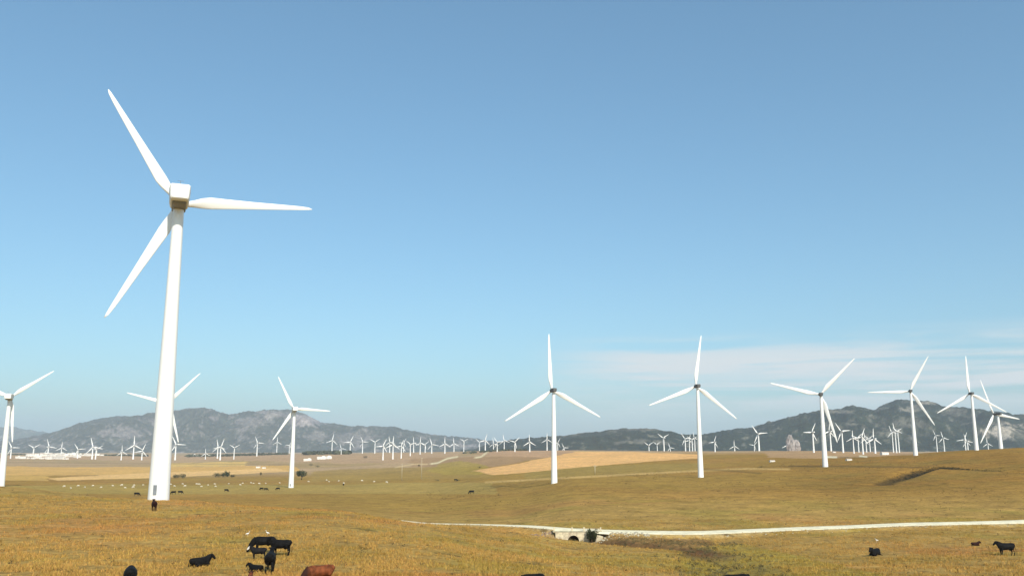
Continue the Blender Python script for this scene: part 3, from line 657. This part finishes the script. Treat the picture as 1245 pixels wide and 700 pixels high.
def cow_mesh(pose, vox=0.03):
    bm = bmesh.new(); lie = pose == 'lying'; dz = -0.62 if lie else 0
    # trunk: deep chest narrowing to the flank, hips and pin bones
    T = [(-.98, 1.12, .12, .14), (-.90, 1.14, .25, .25), (-.68, 1.13, .31, .30), (-.35, 1.06, .34, .35), (0, 1.02, .37, .39), (.35, 1.02, .35, .40), (.60, 1.05, .29, .38), (.78, 1.08, .20, .30), (.88, 1.1, .12, .18)]
    loft(bm, [(x, 0, z + dz) for x, z, a, b_ in T], [(a, b_) for x, z, a, b_ in T], 18)
    loft(bm, [(-.92, 0, 1.30 + dz), (-1.04, 0, 1.22 + dz), (-1.07, .02, .85 + dz * .6), (-1.06, .03, max(.5 + dz * .4, .2)), (-1.06, .03, max(.38 + dz, .1))], [.05, .035, .025, .03, .045], 8)
    if lie:
        for y in (-.3, .3):
            loft(bm, [(-.55, y * .8, .35), (-.25, y * 1.3, .2), (-.6, y * 1.45, .09), (-.85, y * 1.4, .05)], [.2, .14, .07, .06], 10)
            loft(bm, [(.5, y * .8, .3), (.78, y * .9, .14), (.55, y * 1.1, .07), (.4, y * 1.1, .05)], [.14, .09, .06, .05], 10)
    else:
        off = {'walk': (.16, -.14, -.12, .16)}.get(pose, (.03, -.05, .0, .06))
        leg_front(bm, .55, .19, dx=off[0]); leg_front(bm, .55, -.19, dx=off[1]); leg_hind(bm, -.75, .2, dx=off[2]); leg_hind(bm, -.75, -.2, dx=off[3])
        loft(bm, [(-.5, 0, .80), (-.42, 0, .66), (-.3, 0, .70)], [.12, .13, .08], 10)
    if pose == 'graze':
        NK = [(.62, 0, 1.12), (.90, 0, .92), (1.12, 0, .66), (1.22, 0, .50)]; HD = [(1.18, 0, .56), (1.26, 0, .40), (1.36, 0, .22), (1.42, 0, .10), (1.44, 0, .05)]
        ear = (1.16, .52)
    elif pose == 'turned':
        NK = [(.62, 0, 1.15), (.92, -.05, 1.24), (1.08, -.2, 1.30), (1.1, -.28, 1.3)]; HD = [(1.06, -.22, 1.33), (1.1, -.36, 1.28), (1.14, -.56, 1.18), (1.16, -.70, 1.1), (1.16, -.74, 1.07)]
        ear = (1.04, 1.36)
    else:
        up = 0 if pose == 'walk' else .08
        NK = [(.58, 0, 1.12 + dz), (.82, 0, 1.24 + up + dz), (.98, 0, 1.34 + up + dz), (1.05, 0, 1.38 + up + dz)]; HD = [(.98, 0, 1.44 + up + dz), (1.10, 0, 1.40 + up + dz), (1.27, 0, 1.26 + up + dz), (1.40, 0, 1.12 + up + dz), (1.44, 0, 1.07 + up + dz)]
        ear = (.99, 1.47 + up + dz)
    loft(bm, NK, [(.21, .37), (.17, .29), (.14, .22), (.12, .17)], 14)
    loft(bm, HD, [(.12, .13), (.14, .16), (.11, .125), (.095, .095), (.06, .06)], 14)
    ex, ez = ear; ey = -.25 if pose == 'turned' else 0
    for s_ in (-1, 1):
        if pose == 'turned': loft(bm, [(ex + .02 + .07 * s_, ey, ez), (ex + .14 * s_, ey, ez + .02), (ex + .25 * s_, ey, ez - .01)], [.04, .06, .025], 8)
        else: loft(bm, [(ex, .07 * s_, ez), (ex - .02, .17 * s_, ez + .02), (ex - .03, .27 * s_, ez - .02)], [.04, .06, .025], 8)
    return remeshed(bm, 'cow_' + pose, vox)
def coat(name, col, face=None, rough=0.65):
    m = newmat(name, col, 0.75, 0.4, 3.0, spec=0.14)
    if face:
        t = m.node_tree; b = t.nodes['Principled BSDF']; src = b.inputs['Base Color'].links[0].from_socket
        g = nd(t, 'ShaderNodeTexCoord'); sp_ = nd(t, 'ShaderNodeSeparateXYZ'); t.links.new(g.outputs['Object'], sp_.inputs[0])
        mx_ = nd(t, 'ShaderNodeMix', data_type='RGBA'); t.links.new(mr(t, sp_.outputs[face[0]], face[1], face[2]), mx_.inputs[0])
        t.links.new(src, mx_.inputs[6]); mx_.inputs[7].default_value = (*face[3], 1); t.links.new(mx_.outputs[2], b.inputs['Base Color'])
    return m
mblack = coat('black_hide', (0.007, 0.0065, 0.0065)); mred = coat('russet_hide', (0.17, 0.05, 0.018), ('X', .55, .95, (0.035, 0.014, 0.01))); mbrown = coat('dark_brown_hide', (0.026, 0.009, 0.007))
mwf = coat('black_hide_white_face', (0.014, 0.012, 0.012), ('X', 1.08, 1.2, (0.75, 0.72, 0.66)))
CM = {p: cow_mesh(p) for p in ('graze', 'stand', 'walk', 'lying', 'turned')}
cache = {}
def cow(u, v, pose, mat, head, label, scale=1.0, dmax=None, D=None):
    """head: heading in degrees, 0 = facing right in the picture, 90 = away"""
    key = (pose, mat.name)
    if key not in cache:
        m_ = CM[pose].copy(); m_.materials.clear(); m_.materials.append(mat); cache[key] = m_
    h = (sof(u, v) * D, D) if D else hit(u, v)
    o = bpy.data.objects.new('calf' if scale < .75 else 'cow', cache[key]); COL.objects.link(o)
    o.location = (h[0], h[1], mz(*h) - 0.02); o.rotation_euler.z = R(head); o.scale = (scale,) * 3
    tag(o, label, 'calf' if scale < .75 else 'cow', 'cattle grazing in the dry pasture'); return o
cow(320, 671, 'graze', mblack, 186, 'black cow grazing head down at the left of the touching pair, above the calf', .9)
cow(341, 675, 'stand', mblack, 172, 'black cow at the right of the touching pair, its rump to the right', .88)
cow(328, 696, 'stand', mblack, 100, 'black cow seen from behind, standing below the touching pair', .95)
cow(314, 679, 'stand', mwf, 186, 'black calf with a white face looking left, under the touching pair', .6)
cow(311, 694, 'lying', mblack, 160, 'small dark calf lying beside the cow seen from behind', .55)
cow(388, 713, 'graze', mred, 208, 'russet brown cow grazing with a dark head at the bottom edge', .84)
cow(243, 688, 'lying', mblack, 48, 'black cow lying down with its head up to the right, alone in the grass', .78)
cow(157, 719, 'graze', mblack, 112, 'black cow at the bottom edge below the largest tower', .92)
cow(302, 724, 'stand', mred, 100, 'brown calf just showing at the bottom edge left of the russet cow', .7)
cow(187, 620.5, 'stand', mbrown, 118, 'dark reddish cow seen from behind, below the foot of the largest tower', .98)
cow(1064, 675, 'lying', mblack, 225, 'black cow lying hunched in the right hand pasture, a white bird behind it', .98)
cow(1186, 663, 'lying', mbrown, 10, 'small dark brown calf lying left of the standing black cow on the right', .58)
cow(1224, 675, 'stand', mblack, 180, 'black cow standing head up and facing left near the right edge', .95)
cow(647, 720, 'graze', mblack, 200, 'black cow barely showing at the bottom edge below the bridge', .7)
cow(897, 726, 'graze', mblack, 20, 'black cow barely showing at the bottom edge by the ditch', .8)
for i, (u, v, hd, lab) in enumerate([(166, 602.5, 10, 'tiny dark cow on the grass brow just left of the largest tower'), (318, 595.5, 170, 'leftmost of the three distant dark cows left of the round tree'), (323, 596, 20, 'middle of the three distant dark cows left of the round tree'),
        (338, 595.5, 185, 'rightmost of the three distant dark cows left of the round tree'), (275, 597.5, 0, 'distant dark cow below the long row of bushes'), (219, 600, 10, 'distant dark cow right of the largest tower foot'), (211, 600.5, 200, 'distant dark cow touching the right side of the largest tower foot'),
        (417.5, 590, 90, 'distant dark cow right of the round tree, seen end on'), (573.5, 600, 180, 'distant black cow alone in the middle of the green pasture'), (554, 584.5, 5, 'distant dark cow at the right end of the dark furrow')]):
    cow(u, v, 'graze', mblack, hd, lab, 1.15)
# sheep
def sheep_mesh():
    bm = bmesh.new(); T = [(-.5, .62, .12, .12), (-.42, .62, .24, .24), (-.1, .60, .29, .28), (.25, .60, .27, .27), (.42, .64, .17, .19)]
    loft(bm, [(x, 0, z) for x, z, a, b_ in T], [(a, b_) for x, z, a, b_ in T], 12)
    loft(bm, [(.35, 0, .66), (.52, 0, .50), (.60, 0, .34)], [.14, .10, .09], 10); loft(bm, [(.56, 0, .40), (.66, 0, .24), (.72, 0, .14)], [.085, .07, .04], 10)
    for x in (-.32, .28):
        for y in (-.13, .13): loft(bm, [(x, y, .5), (x, y, .25), (x, y, 0)], [.07, .045, .04], 8)
    return remeshed(bm, 'sheep', .045)
shm = sheep_mesh(); shm.materials.clear(); shm.materials.append(newmat('cream_fleece', (0.66, 0.60, 0.47), 0.95, 0.1, 4))
SH = [('left of the largest tower', [(78,592),(86,594),(95,591.5),(103,593),(113,591),(123,593),(137,591),(148,590.5),(152,593.5),(163,590.5),(162,593),(174,590)]),
      ('between largest tower and long bush row', [(207,589.5),(212,591.5),(222,589),(225,591.5),(239,589),(242,589.3),(245,592),(253,590)]),
      ('right below the long bush row', [(261,589),(262,592),(278,588.5),(292,590),(295,588),(305,587.5),(308,588),(315,588.5)]),
      ('around the foot of tall thin turbine', [(323,588),(340,587.5),(375,586),(397,584),(400,586)]),
      ('right of the tall thin turbine', [(412,585),(418,588),(440,585),(455,586),(470,587)])]
for desc, lst in SH:
    for i, (u, v) in enumerate(sorted(lst)):
        h = hit(u, v)
        if not h: continue
        o = bpy.data.objects.new('sheep', shm); COL.objects.link(o); o.location = (h[0], h[1], mz(*h)); o.rotation_euler.z = random.choice((0, 3.14)) + random.uniform(-.7, .7); k = random.uniform(.9, 1.45) * (h[1] / 520)**.5; o.scale = (k * 1.15, k, k)
        tag(o, f'{ORD[i]} from left of the pale sheep {desc}', 'sheep', 'flock of pale sheep scattered across the valley pasture')
# egrets
def egret():
    bm = bmesh.new()
    loft(bm, [(-.28, 0, .30), (-.12, 0, .36), (.05, 0, .40), (.14, 0, .43)], [.02, .075, .085, .05], 10)
    loft(bm, [(.10, 0, .42), (.19, 0, .50), (.15, 0, .60), (.20, 0, .68), (.27, 0, .69)], [.05, .03, .022, .032, .022], 8)
    loft(bm, [(0, .03, .32), (0, .03, .15), (.01, .03, 0)], [.018, .014, .014], 6); loft(bm, [(0, -.03, .32), (.02, -.03, .15), (.03, -.03, 0)], [.018, .014, .014], 6)
    return remeshed(bm, 'egret', .014)
eg = egret(); eg.materials.clear(); eg.materials.append(newmat('white_plumage', (.85, .83, .78), .8, .02, 3))
for u, v, rz, lab in [(1066, 659, 2.8, 'white egret standing behind the hunched black cow'), (301, 652, 0, 'white egret left of the grazing black pair'), (325, 651, 3, 'white egret just behind the back of the grazing black pair')]:
    h = hit(u, v); b_ = bpy.data.objects.new('egret', eg); COL.objects.link(b_); b_.location = (h[0], h[1], mz(*h)); b_.rotation_euler.z = rz; b_.scale = (.8,) * 3
    tag(b_, lab, 'bird', 'white egrets among the cattle')

# ------------------------------------------------------------------ bushes and trees
mleaf = newmat('dark_olive_leaves', (0.050, 0.062, 0.022), 0.8, 0.5, 0.9); mbark = newmat('bark', (0.09, 0.065, 0.045), 0.9, 0.3, 4)
def bush_mesh(n, seed, rx, ry, rz_, z0, leaf=0.35):
    r = np.random.default_rng(seed); co, fc = [], []
    lobes = [(r.uniform(-.55, .55) * rx, r.uniform(-.5, .5) * ry, z0 + r.uniform(.35, .75) * rz_, r.uniform(.35, .6)) for _ in range(9)]
    for i in range(n):
        lx, ly, lz, lr = lobes[r.integers(len(lobes))]
        d = r.normal(size=3); d /= np.linalg.norm(d); rad = lr * r.uniform(.55, 1.05)
        c = np.array([lx + d[0] * rad * rx * .8, ly + d[1] * rad * ry * .8, max(lz + d[2] * rad * rz_ * .8, z0 * .9 + .05)])
        a = r.normal(size=3); a /= np.linalg.norm(a); b = np.cross(a, r.normal(size=3)); b /= np.linalg.norm(b)
        s_ = leaf * r.uniform(.5, 1.2); k = len(co)
        co += [c - a * s_ * .5, c + b * s_ * .3, c + a * s_ * .5, c - b * s_ * .3]; fc.append((k, k + 1, k + 2, k + 3))
    return tri_mesh('foliage', co, fc, 4)
def bush(u, v, w_m, h_m, label, cat='bush', trunk=False, seed=1, D=None, n=1400, group='dark bushes and trees on the plain'):
    h = hit(u, v) if D is None else (sof(u, v) * D, D)
    o = empty('tree' if trunk else 'bush', (h[0], h[1], mz(*h) - .1)); tag(o, label, cat, group)
    z0 = h_m * .25 if trunk else 0
    link('crown' if trunk else 'foliage', bush_mesh(n, seed, w_m / 2, w_m / 2 * .8, h_m - z0, z0, leaf=max(.18, .10 * h_m)), mleaf, o, smooth=False)
    bm = bmesh.new(); tr = h_m * .035
    loft(bm, [(0, 0, -.2), (.03 * h_m, 0, h_m * .3), (-.02 * h_m, .02 * h_m, h_m * .75)], [tr * 1.4, tr, tr * .3], 8)
    for k in range(5):
        a = k * 1.3; loft(bm, [(.02 * h_m, 0, h_m * (.2 + .06 * k)), (math.cos(a) * w_m * .18, math.sin(a) * w_m * .18, h_m * .5), (math.cos(a) * w_m * .33, math.sin(a) * w_m * .33, h_m * .72)], [tr * .6, tr * .4, tr * .15], 6)
    link('trunk' if trunk else 'stem', bm_mesh(bm, 'trunk'), mbark, o); return o
def px(m_px, u, v):
    h = hit(u, v); return m_px * h[1] / FPX
def pbush(u, v, wp, hp, label, cat='bush', trunk=False, seed=1, n=1400): bush(u, v, px(wp, u, v), px(hp, u, v), label, cat, trunk, seed, n=n)
pbush(366.5, 583, 15, 11, 'round dark green tree just right of the tall thin turbine foot', 'tree', True, 3)
pbush(262, 580, 12, 5, 'leftmost dark bush in the long row', seed=4); pbush(271, 580, 11, 5.5, 'second dark bush from the left in the long row', seed=5)
pbush(276, 579.5, 8, 7, 'tallest dark bush in the long row, right of its middle', seed=6); pbush(283, 580, 7, 3.5, 'rightmost low bush of the long row', seed=7)
pbush(215, 581, 11, 5, 'left half of the dark bush pair right of the largest tower', seed=8); pbush(222, 581, 9, 5, 'right half of the dark bush pair right of the largest tower', seed=9)
pbush(317, 577.5, 4, 4, 'tiny dark bush between the long row and the tall thin turbine', seed=10, n=500)
pbush(444, 557, 7, 3.5, 'small dark bush on the brown rise in front of small turbines', seed=11, n=600); pbush(509.5, 567, 4, 3, 'small dark bush beside the right utility pole', seed=12, n=500)
pbush(531, 584.5, 9, 2.5, 'low dark bush at the left end of the dark furrow', seed=13, n=500); 
pbush(556, 584.5, 8, 2.5, 'low dark bush at the right end of the dark furrow', seed=17, n=500)
pbush(583, 569, 6, 2.5, 'olive bush at the left tip of the stubble field', seed=14, n=500)
pbush(378, 566, 8, 3, 'low bush below the white farmhouse on the brown rise', seed=15, n=500); pbush(386, 568, 8, 3, 'second low bush below the white farmhouse on the brown rise', seed=16, n=500)
# far scrub woods on the plain behind the brown rise
co, fc = [], []
def scatter_wood(u0, u1, D, hm, n, vband=0):
    for i in range(n):
        u = random.uniform(u0, u1); d = D * random.uniform(.93, 1.1); s_ = sof(u, 550); x, y = s_ * d, d; z = mz(x, y)
        r_ = hm * random.uniform(.5, 1.1)
        for k in range(16):
            dd = np.random.default_rng(i * 31 + k).normal(size=3); dd /= np.linalg.norm(dd); c = np.array([x, y, z + r_ * .5]) + dd * r_ * np.array([.8, .8, .5])
            a = np.cross(dd, (0, 0, 1)) ; a /= np.linalg.norm(a) + 1e-6; b = np.cross(dd, a); q = r_ * .42; m_ = len(co)
            co.extend([c - a * q, c + b * q, c + a * q, c - b * q]); fc.append((m_, m_ + 1, m_ + 2, m_ + 3))
scatter_wood(225, 350, 3100, 7, 260); scatter_wood(370, 425, 2600, 9, 160); scatter_wood(10, 180, 3300, 6, 260); scatter_wood(560, 640, 2000, 4, 80)
wd = link('far_scrub', tri_mesh('far_scrub', co, fc, 4), newmat('grey_green_scrub', (0.075, 0.08, 0.045), .9, .35, .02), smooth=False)
tag(wd, 'far grey green scrub and hedges along the foot of the mountains', 'scrub', kind='stuff')
# scrub in the ditch and dark clumps along the hillside trench
co, fc = [], []
def scrub_at(x, y, h, n):
    z = mz(x, y)
    for k in range(n):
        d = rng.normal(size=3); d /= np.linalg.norm(d); c = np.array([x, y, z + h * .35]) + d * h * np.array([.7, .7, .45]) * rng.uniform(.4, 1)
        a = rng.normal(size=3); a /= np.linalg.norm(a); b = np.cross(a, rng.normal(size=3)); b /= np.linalg.norm(b) + 1e-6; q = h * rng.uniform(.10, .2); m_ = len(co)
        co.extend([c - a * q, c + b * q * .6, c + a * q, c - b * q * .6]); fc.append((m_, m_ + 1, m_ + 2, m_ + 3))
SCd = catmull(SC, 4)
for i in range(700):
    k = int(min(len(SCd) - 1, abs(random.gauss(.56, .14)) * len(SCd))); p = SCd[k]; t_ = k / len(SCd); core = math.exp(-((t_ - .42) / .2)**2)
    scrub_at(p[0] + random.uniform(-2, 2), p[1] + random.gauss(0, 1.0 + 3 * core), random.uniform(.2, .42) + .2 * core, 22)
o_ = link('dark_band_clumps', tri_mesh('dark_band_clumps', co, fc, 4), newmat('dark_clump_leaves', (0.040, 0.036, 0.016), .9, .4, .6), smooth=False)  # small dark leaf quads clustered along the trench
tag(o_, 'low dark clumps along the curved dark band across the right hand hillside', 'scrub', kind='stuff')
co, fc = [], []
for i in range(330):
    p = random.choice(STR[18:]); x, y = p[0] + random.gauss(0, 2.4), p[1] + random.gauss(0, 1.5)
    if math.hypot(x - BRX, y - BRY) < 4 or y > BRY - 3: continue
    scrub_at(x, y, random.uniform(.2, .55), 30)
for i in range(150):
    x = BRX - 3 - random.random() * 7; scrub_at(x, BRY - .6 + random.uniform(-.8, .3), random.uniform(.2, .45), 24)
for i in range(520):
    t_ = random.random(); x = BRX + 5 + t_ * 17; scrub_at(x, BRY - 8 - t_ * 5 + random.gauss(0, 2.2), random.uniform(.12, .36), 16)
o_ = link('ditch_weeds', tri_mesh('ditch_weeds', co, fc, 4), newmat('brown_green_weeds', (0.13, 0.105, 0.045), .9, .5, .5), smooth=False)
tag(o_, 'brown and green weeds along the ditch below the culvert bridge', 'weeds', kind='stuff')
co, fc = [], []
for i in range(1500):
    D_ = 52 + 140 * random.random()**1.3; x = random.uniform(-.62, .62) * D_
    if seg_dist(np.array([x]), np.array([D_]), ROADC)[0] < 5: continue
    scrub_at(x, D_, random.uniform(.1, .26) * (1 + D_ / 150), 10)
for i in range(4200):
    D_ = random.uniform(190, 520); x = random.uniform(-.1 if D_ > 260 else .0, .62) * D_
    if fbm(np.array([x / 14]), np.array([D_ / 30]), 3, 91)[0] < .53: continue
    scrub_at(x, D_, random.uniform(.2, .55) * (.6 + D_ / 450), 8)
o_ = link('pasture_weeds', tri_mesh('pasture_weeds', co, fc, 4), newmat('dry_brown_weeds', (0.11, 0.078, 0.028), .95, .6, .4), smooth=False)
tag(o_, 'low brown weeds and thistles dotted over the grazed pastures', 'weeds', kind='stuff')
# bush growing at the bridge
o_ = bush(714.5, 646, 2.3, 2.1, 'dark green bush growing against the culvert bridge wall', D=133.2, n=1800, seed=21, group='bushes')
o_.location = (BRX + 2.6, BRY - 1.3, br.location.z + .1); del o_['group']

# ------------------------------------------------------------------ utility poles
mwood = newmat('weathered_pole_wood', (0.48, 0.40, 0.27), .9, .2, 2)
def pole(u, vb, vt, label):
    h = hit(u, vb); H = (vb - vt) * h[1] / FPX
    o = empty('utility_pole', (h[0], h[1], mz(*h) - .2)); tag(o, label, 'utility pole', 'utility poles on the plain')
    bm = bmesh.new(); loft(bm, [(0, 0, 0), (0, 0, H)], [.26, .18], 10); link('post', bm_mesh(bm, 'post'), mwood, o)
    bm = bmesh.new(); bm_box(bm, (0, -.2, H - .6), (2.0, .15, .18)); link('crossarm', bm_mesh(bm, 'crossarm'), mwood, o, smooth=False)
pole(488.5, 584, 564, 'pale pole standing left of the other, under the crowded small turbines'); pole(512.5, 582, 557, 'taller pale pole right of the other, beside a small bush'); pole(723.5, 576, 565, 'faint short pole in the green strip before the stubble field')

# ------------------------------------------------------------------ houses
mwall = newmat('whitewash', (0.80, 0.77, 0.70), .9, .06, .1); mroof = newmat('pale_tile_roof', (0.55, 0.45, 0.36), .9, .2, .3); mpane = newmat('dark_window', (.05, .06, .07), .3, .1, 1, spec=.5)
def house_proto(w_, d_, h_, flat):
    o = empty('house', (0, 0, 0)); bm = bmesh.new(); bm_box(bm, (0, 0, h_ / 2), (w_, d_, h_)); link('wall', bm_mesh(bm, 'wall'), mwall, o, smooth=False)
    bm = bmesh.new()
    if flat: bm_box(bm, (0, 0, h_ + .2), (w_ + .5, d_ + .5, .4)); bm_box(bm, (w_ * .2, 0, h_ + 1.2), (w_ * .3, d_ * .4, 1.7)); rm = mwall
    else:
        hw, hd, e = w_ / 2 + .4, d_ / 2 + .4, 1.6
        v_ = [bm.verts.new(p) for p in ((-hw, -hd, h_ + .01), (hw, -hd, h_ + .01), (hw, hd, h_ + .01), (-hw, hd, h_ + .01), (-hw, 0, h_ + e), (hw, 0, h_ + e))]
        for f in ((0, 1, 5, 4), (2, 3, 4, 5), (0, 4, 3), (1, 2, 5), (0, 3, 2, 1)): bm.faces.new([v_[i] for i in f])
        rm = mroof
    link('roof', bm_mesh(bm, 'roof'), rm, o, smooth=False)
    for k in range(max(2, int(w_ / 4))):
        for zz in ([1.5, 4.4] if h_ > 5 else [1.5]):
            bm = bmesh.new(); bm_box(bm, (-w_ / 2 + (k + .5) * w_ / max(2, int(w_ / 4)), -d_ / 2 - .01, zz), (1.0, .1, 1.3)); link('window', bm_mesh(bm, 'window'), mpane, o, smooth=False)
    return o
HP = [house_proto(14, 9, 6.4, True), house_proto(18, 9, 6.8, False), house_proto(11, 8, 3.6, False), house_proto(24, 11, 7, True)]
hused = set()
def put_house(i, x, y, rz, label, group, k=1.0):
    p = HP[i]; o = copy_tree(p) if i in hused else p; hused.add(i)
    o.location = (x, y, mz(x, y) - .3); o.rotation_euler.z = rz; o.scale = (k,) * 3; tag(o, label, 'house', group); return o
rows = [('front', 2400, [22, 28, 34, 40, 46, 51, 56, 61, 66, 71, 76, 81]), ('middle', 2560, [37, 43, 48, 53, 58, 63, 68, 73, 78, 84, 89, 94]), ('upper', 2750, [44, 50, 55, 60, 65, 70, 75, 80, 87, 93, 99, 106]), ('back', 2950, [52, 58, 64, 69, 74, 79, 85, 91, 97, 111, 118, 125])]
for nm, D, us in rows:
    for i, u in enumerate(us):
        d = D * random.uniform(.985, 1.015); s_ = sof(u + random.uniform(-.8, .8), 552)
        put_house(random.choice((0, 1, 1, 3, 2)), s_ * d, d, random.uniform(-.5, .9), f'{ORD[i]} from left of the whitewashed houses in the {nm} village row', 'whitewashed houses of the far village', random.uniform(.85, 1.1))
def farm(u, v, i, label, k=1.0, rz=0.1, D=None):
    h = hit(u, v) if D is None else (sof(u, v) * D, D); put_house(i, h[0], h[1], rz, label, 'farm buildings on the plain', k)
farm(314, 568.5, 2, 'small cream farm shed left of the tall thin turbine', .6); farm(321, 569, 2, 'pale farm shed right of its twin, left of the tall thin turbine', .5)
farm(374, 560, 3, 'white farmhouse right of the tall thin turbine tower', .65); farm(391, 558, 3, 'long low white barn, left half, right of the white farmhouse', .8, .15); farm(398, 557.5, 3, 'long low white barn, right half, under the far turbines', .8, .15)
farm(236, 549, 0, 'white farmhouse at the mountain foot between small turbines', 1.0, 0, 3200); farm(241, 549, 2, 'small white shed at the mountain foot, right of a farmhouse', 1.0, 0, 3200)
farm(1014, 550, 2, 'small white hut right of the tower above the small turbine clump', .35); farm(1032, 559.5, 2, 'small white hut in the grass below the packed turbines', .28)
farm(1074.5, 540, 1, 'white house on the crest right of the packed turbines', .3, .2, 640); farm(938, 547.5, 2, 'tiny pale hut on the crest left of the pale rock', .3, .1, 600)

# ------------------------------------------------------------------ pale rock stack right of centre
def rock(u, D, wpx, vtop, vbot, label, seed, mat):
    x, y = sof(u, vbot) * D, D; zt = kslope(vtop) * D; zb = mz(x, y) - 5; H = zt - zb; W = wpx * D / FPX / 2
    bm = bmesh.new(); bmesh.ops.create_icosphere(bm, subdivisions=5, radius=1)
    for v in bm.verts:
        p = v.co.copy(); n_ = float(fbm(np.array([p.x * 2 + seed + p.z]), np.array([p.y * 2 + p.z * 2.3]), 4, seed, True)[0])
        k = .45 + .95 * n_; v.co = Vector((p.x * W * k * (1.0 - .05 * p.z), p.y * W * .8 * k, (p.z * .5 + .5) * H * (.8 + .3 * n_)))
    o = link('rock_outcrop', bm_mesh(bm, 'rock'), mat, loc=(x, y, zb), smooth=False); tag(o, label, 'rock', 'limestone outcrops'); return o
mrock = newmat('grey_pink_limestone', (.42, .37, .34), .95, .35, .03, bump=1.2, bscale=.15)
rock(961.5, 2600, 9, 529, 548, 'tall pale pinkish rock rising behind the crest at the wooded ridge foot', 2, mrock); rock(968, 2620, 10, 535, 548, 'lower pinkish rock touching the right side of the tall one', 5, mrock)

# ------------------------------------------------------------------ dry grass
NT = 95000
u_ = rng.uniform(-60, 1305, NT); Dg = 50 + 120 * rng.random(NT)**1.5
xs = (u_ - CX) / FPX / 1.05 * Dg; ys = Dg
cl_ = fbm(xs / 2.5, ys / 2.5, 3, 77)
keep = (rng.random(NT) < sstep(.35, .6, cl_) + .12)
ddr = seg_dist(xs, ys, ROAD); dds = seg_dist(xs, ys, STR); keep &= (ddr > 2.9) & (np.hypot(xs - BRX, ys - BRY) > 4.5)
xs, ys, cl_ = xs[keep], ys[keep], cl_[keep]; n_ = len(xs)
ri = np.clip(np.searchsorted(RR, np.hypot(xs, ys)) - 1, 0, len(RR) - 2); aj = np.clip(np.searchsorted(ang_f, np.arctan2(xs, ys)) - 1, 0, len(ang_f) - 2)
rr_ = np.hypot(xs, ys); t1 = (rr_ - RR[ri]) / (RR[ri + 1] - RR[ri]); zs = (GZ[ri, aj] * (1 - t1) + GZ[ri + 1, aj] * t1)
NB = 5; hgt = rng.uniform(.05, .22, n_) * (0.6 + cl_)
base_c = C[ri, aj]
cov = np.zeros((n_, NB, 3, 3), np.float32); colv = np.zeros((n_, NB, 3, 3), np.float32)
for b_ in range(NB):
    a = rng.uniform(0, 2 * np.pi, n_); r0 = rng.uniform(0, .22, n_); bx, by = xs + r0 * np.cos(a), ys + r0 * np.sin(a)
    wv = rng.uniform(.015, .04, n_); wa = rng.uniform(0, 2 * np.pi, n_); ln = rng.uniform(.03, .16, n_); la = rng.uniform(0, 2 * np.pi, n_)
    cov[:, b_, 0] = np.stack([bx - wv * np.cos(wa), by - wv * np.sin(wa), zs - .02], -1); cov[:, b_, 1] = np.stack([bx + wv * np.cos(wa), by + wv * np.sin(wa), zs - .02], -1)
    cov[:, b_, 2] = np.stack([bx + ln * np.cos(la), by + ln * np.sin(la), zs + hgt * rng.uniform(.6, 1.2, n_)], -1)
    f_ = rng.uniform(.6, 1.42, n_)[:, None]; tint = np.where(rng.random((n_, 1)) < .3, np.array([[.9, .98, .85]]), np.array([[1.04, .97, 1.0]])); colv[:, b_, :, :] = (base_c * f_ * tint)[:, None, :]
gme = tri_mesh('dry_grass', cov.reshape(-1, 3), np.arange(n_ * NB * 3).reshape(-1, 3), 3, np.clip(colv.reshape(-1, 3), 0, .9))
mg = bpy.data.materials.new('dry_grass_blades'); mg.use_nodes = True; b = mg.node_tree.nodes['Principled BSDF']; b.inputs['Roughness'].default_value = .9; b.inputs['Specular IOR Level'].default_value = .1
at = nd(mg.node_tree, 'ShaderNodeAttribute', attribute_name='Col'); mg.node_tree.links.new(at.outputs['Color'], b.inputs['Base Color'])
tag(link('dry_grass', gme, mg, smooth=False), 'short dry golden grass tufts covering the near pasture', 'grass', kind='stuff')

# ------------------------------------------------------------------ haze
HZ = 6.2e-5
bm = bmesh.new(); zlo, zhi = float(GZ.min()) - 1, 470.0
bm_box(bm, (0, 0, (zlo + zhi) / 2), (37600, 37600, zhi - zlo)); hm = bm_mesh(bm, 'haze')
mh = bpy.data.materials.new('haze_air'); mh.use_nodes = True; t = mh.node_tree
for n in list(t.nodes): t.nodes.remove(n)
pv = nd(t, 'ShaderNodeVolumePrincipled'); pv.inputs['Color'].default_value = (.73, .86, 1.0, 1); pv.inputs['Density'].default_value = HZ; pv.inputs['Anisotropy'].default_value = 0.0
oo = nd(t, 'ShaderNodeOutputMaterial'); t.links.new(pv.outputs[0], oo.inputs['Volume'])
tag(link('haze', hm, mh, smooth=False), kind='stuff')
print('GROUND z', GZ.min(), GZ.max(), 'verts', len(gco))

for o in bpy.data.objects:
    if 'label' in o and not 4 <= len(str(o['label']).split()) <= 16: print('LONG', o.name, o['label'])
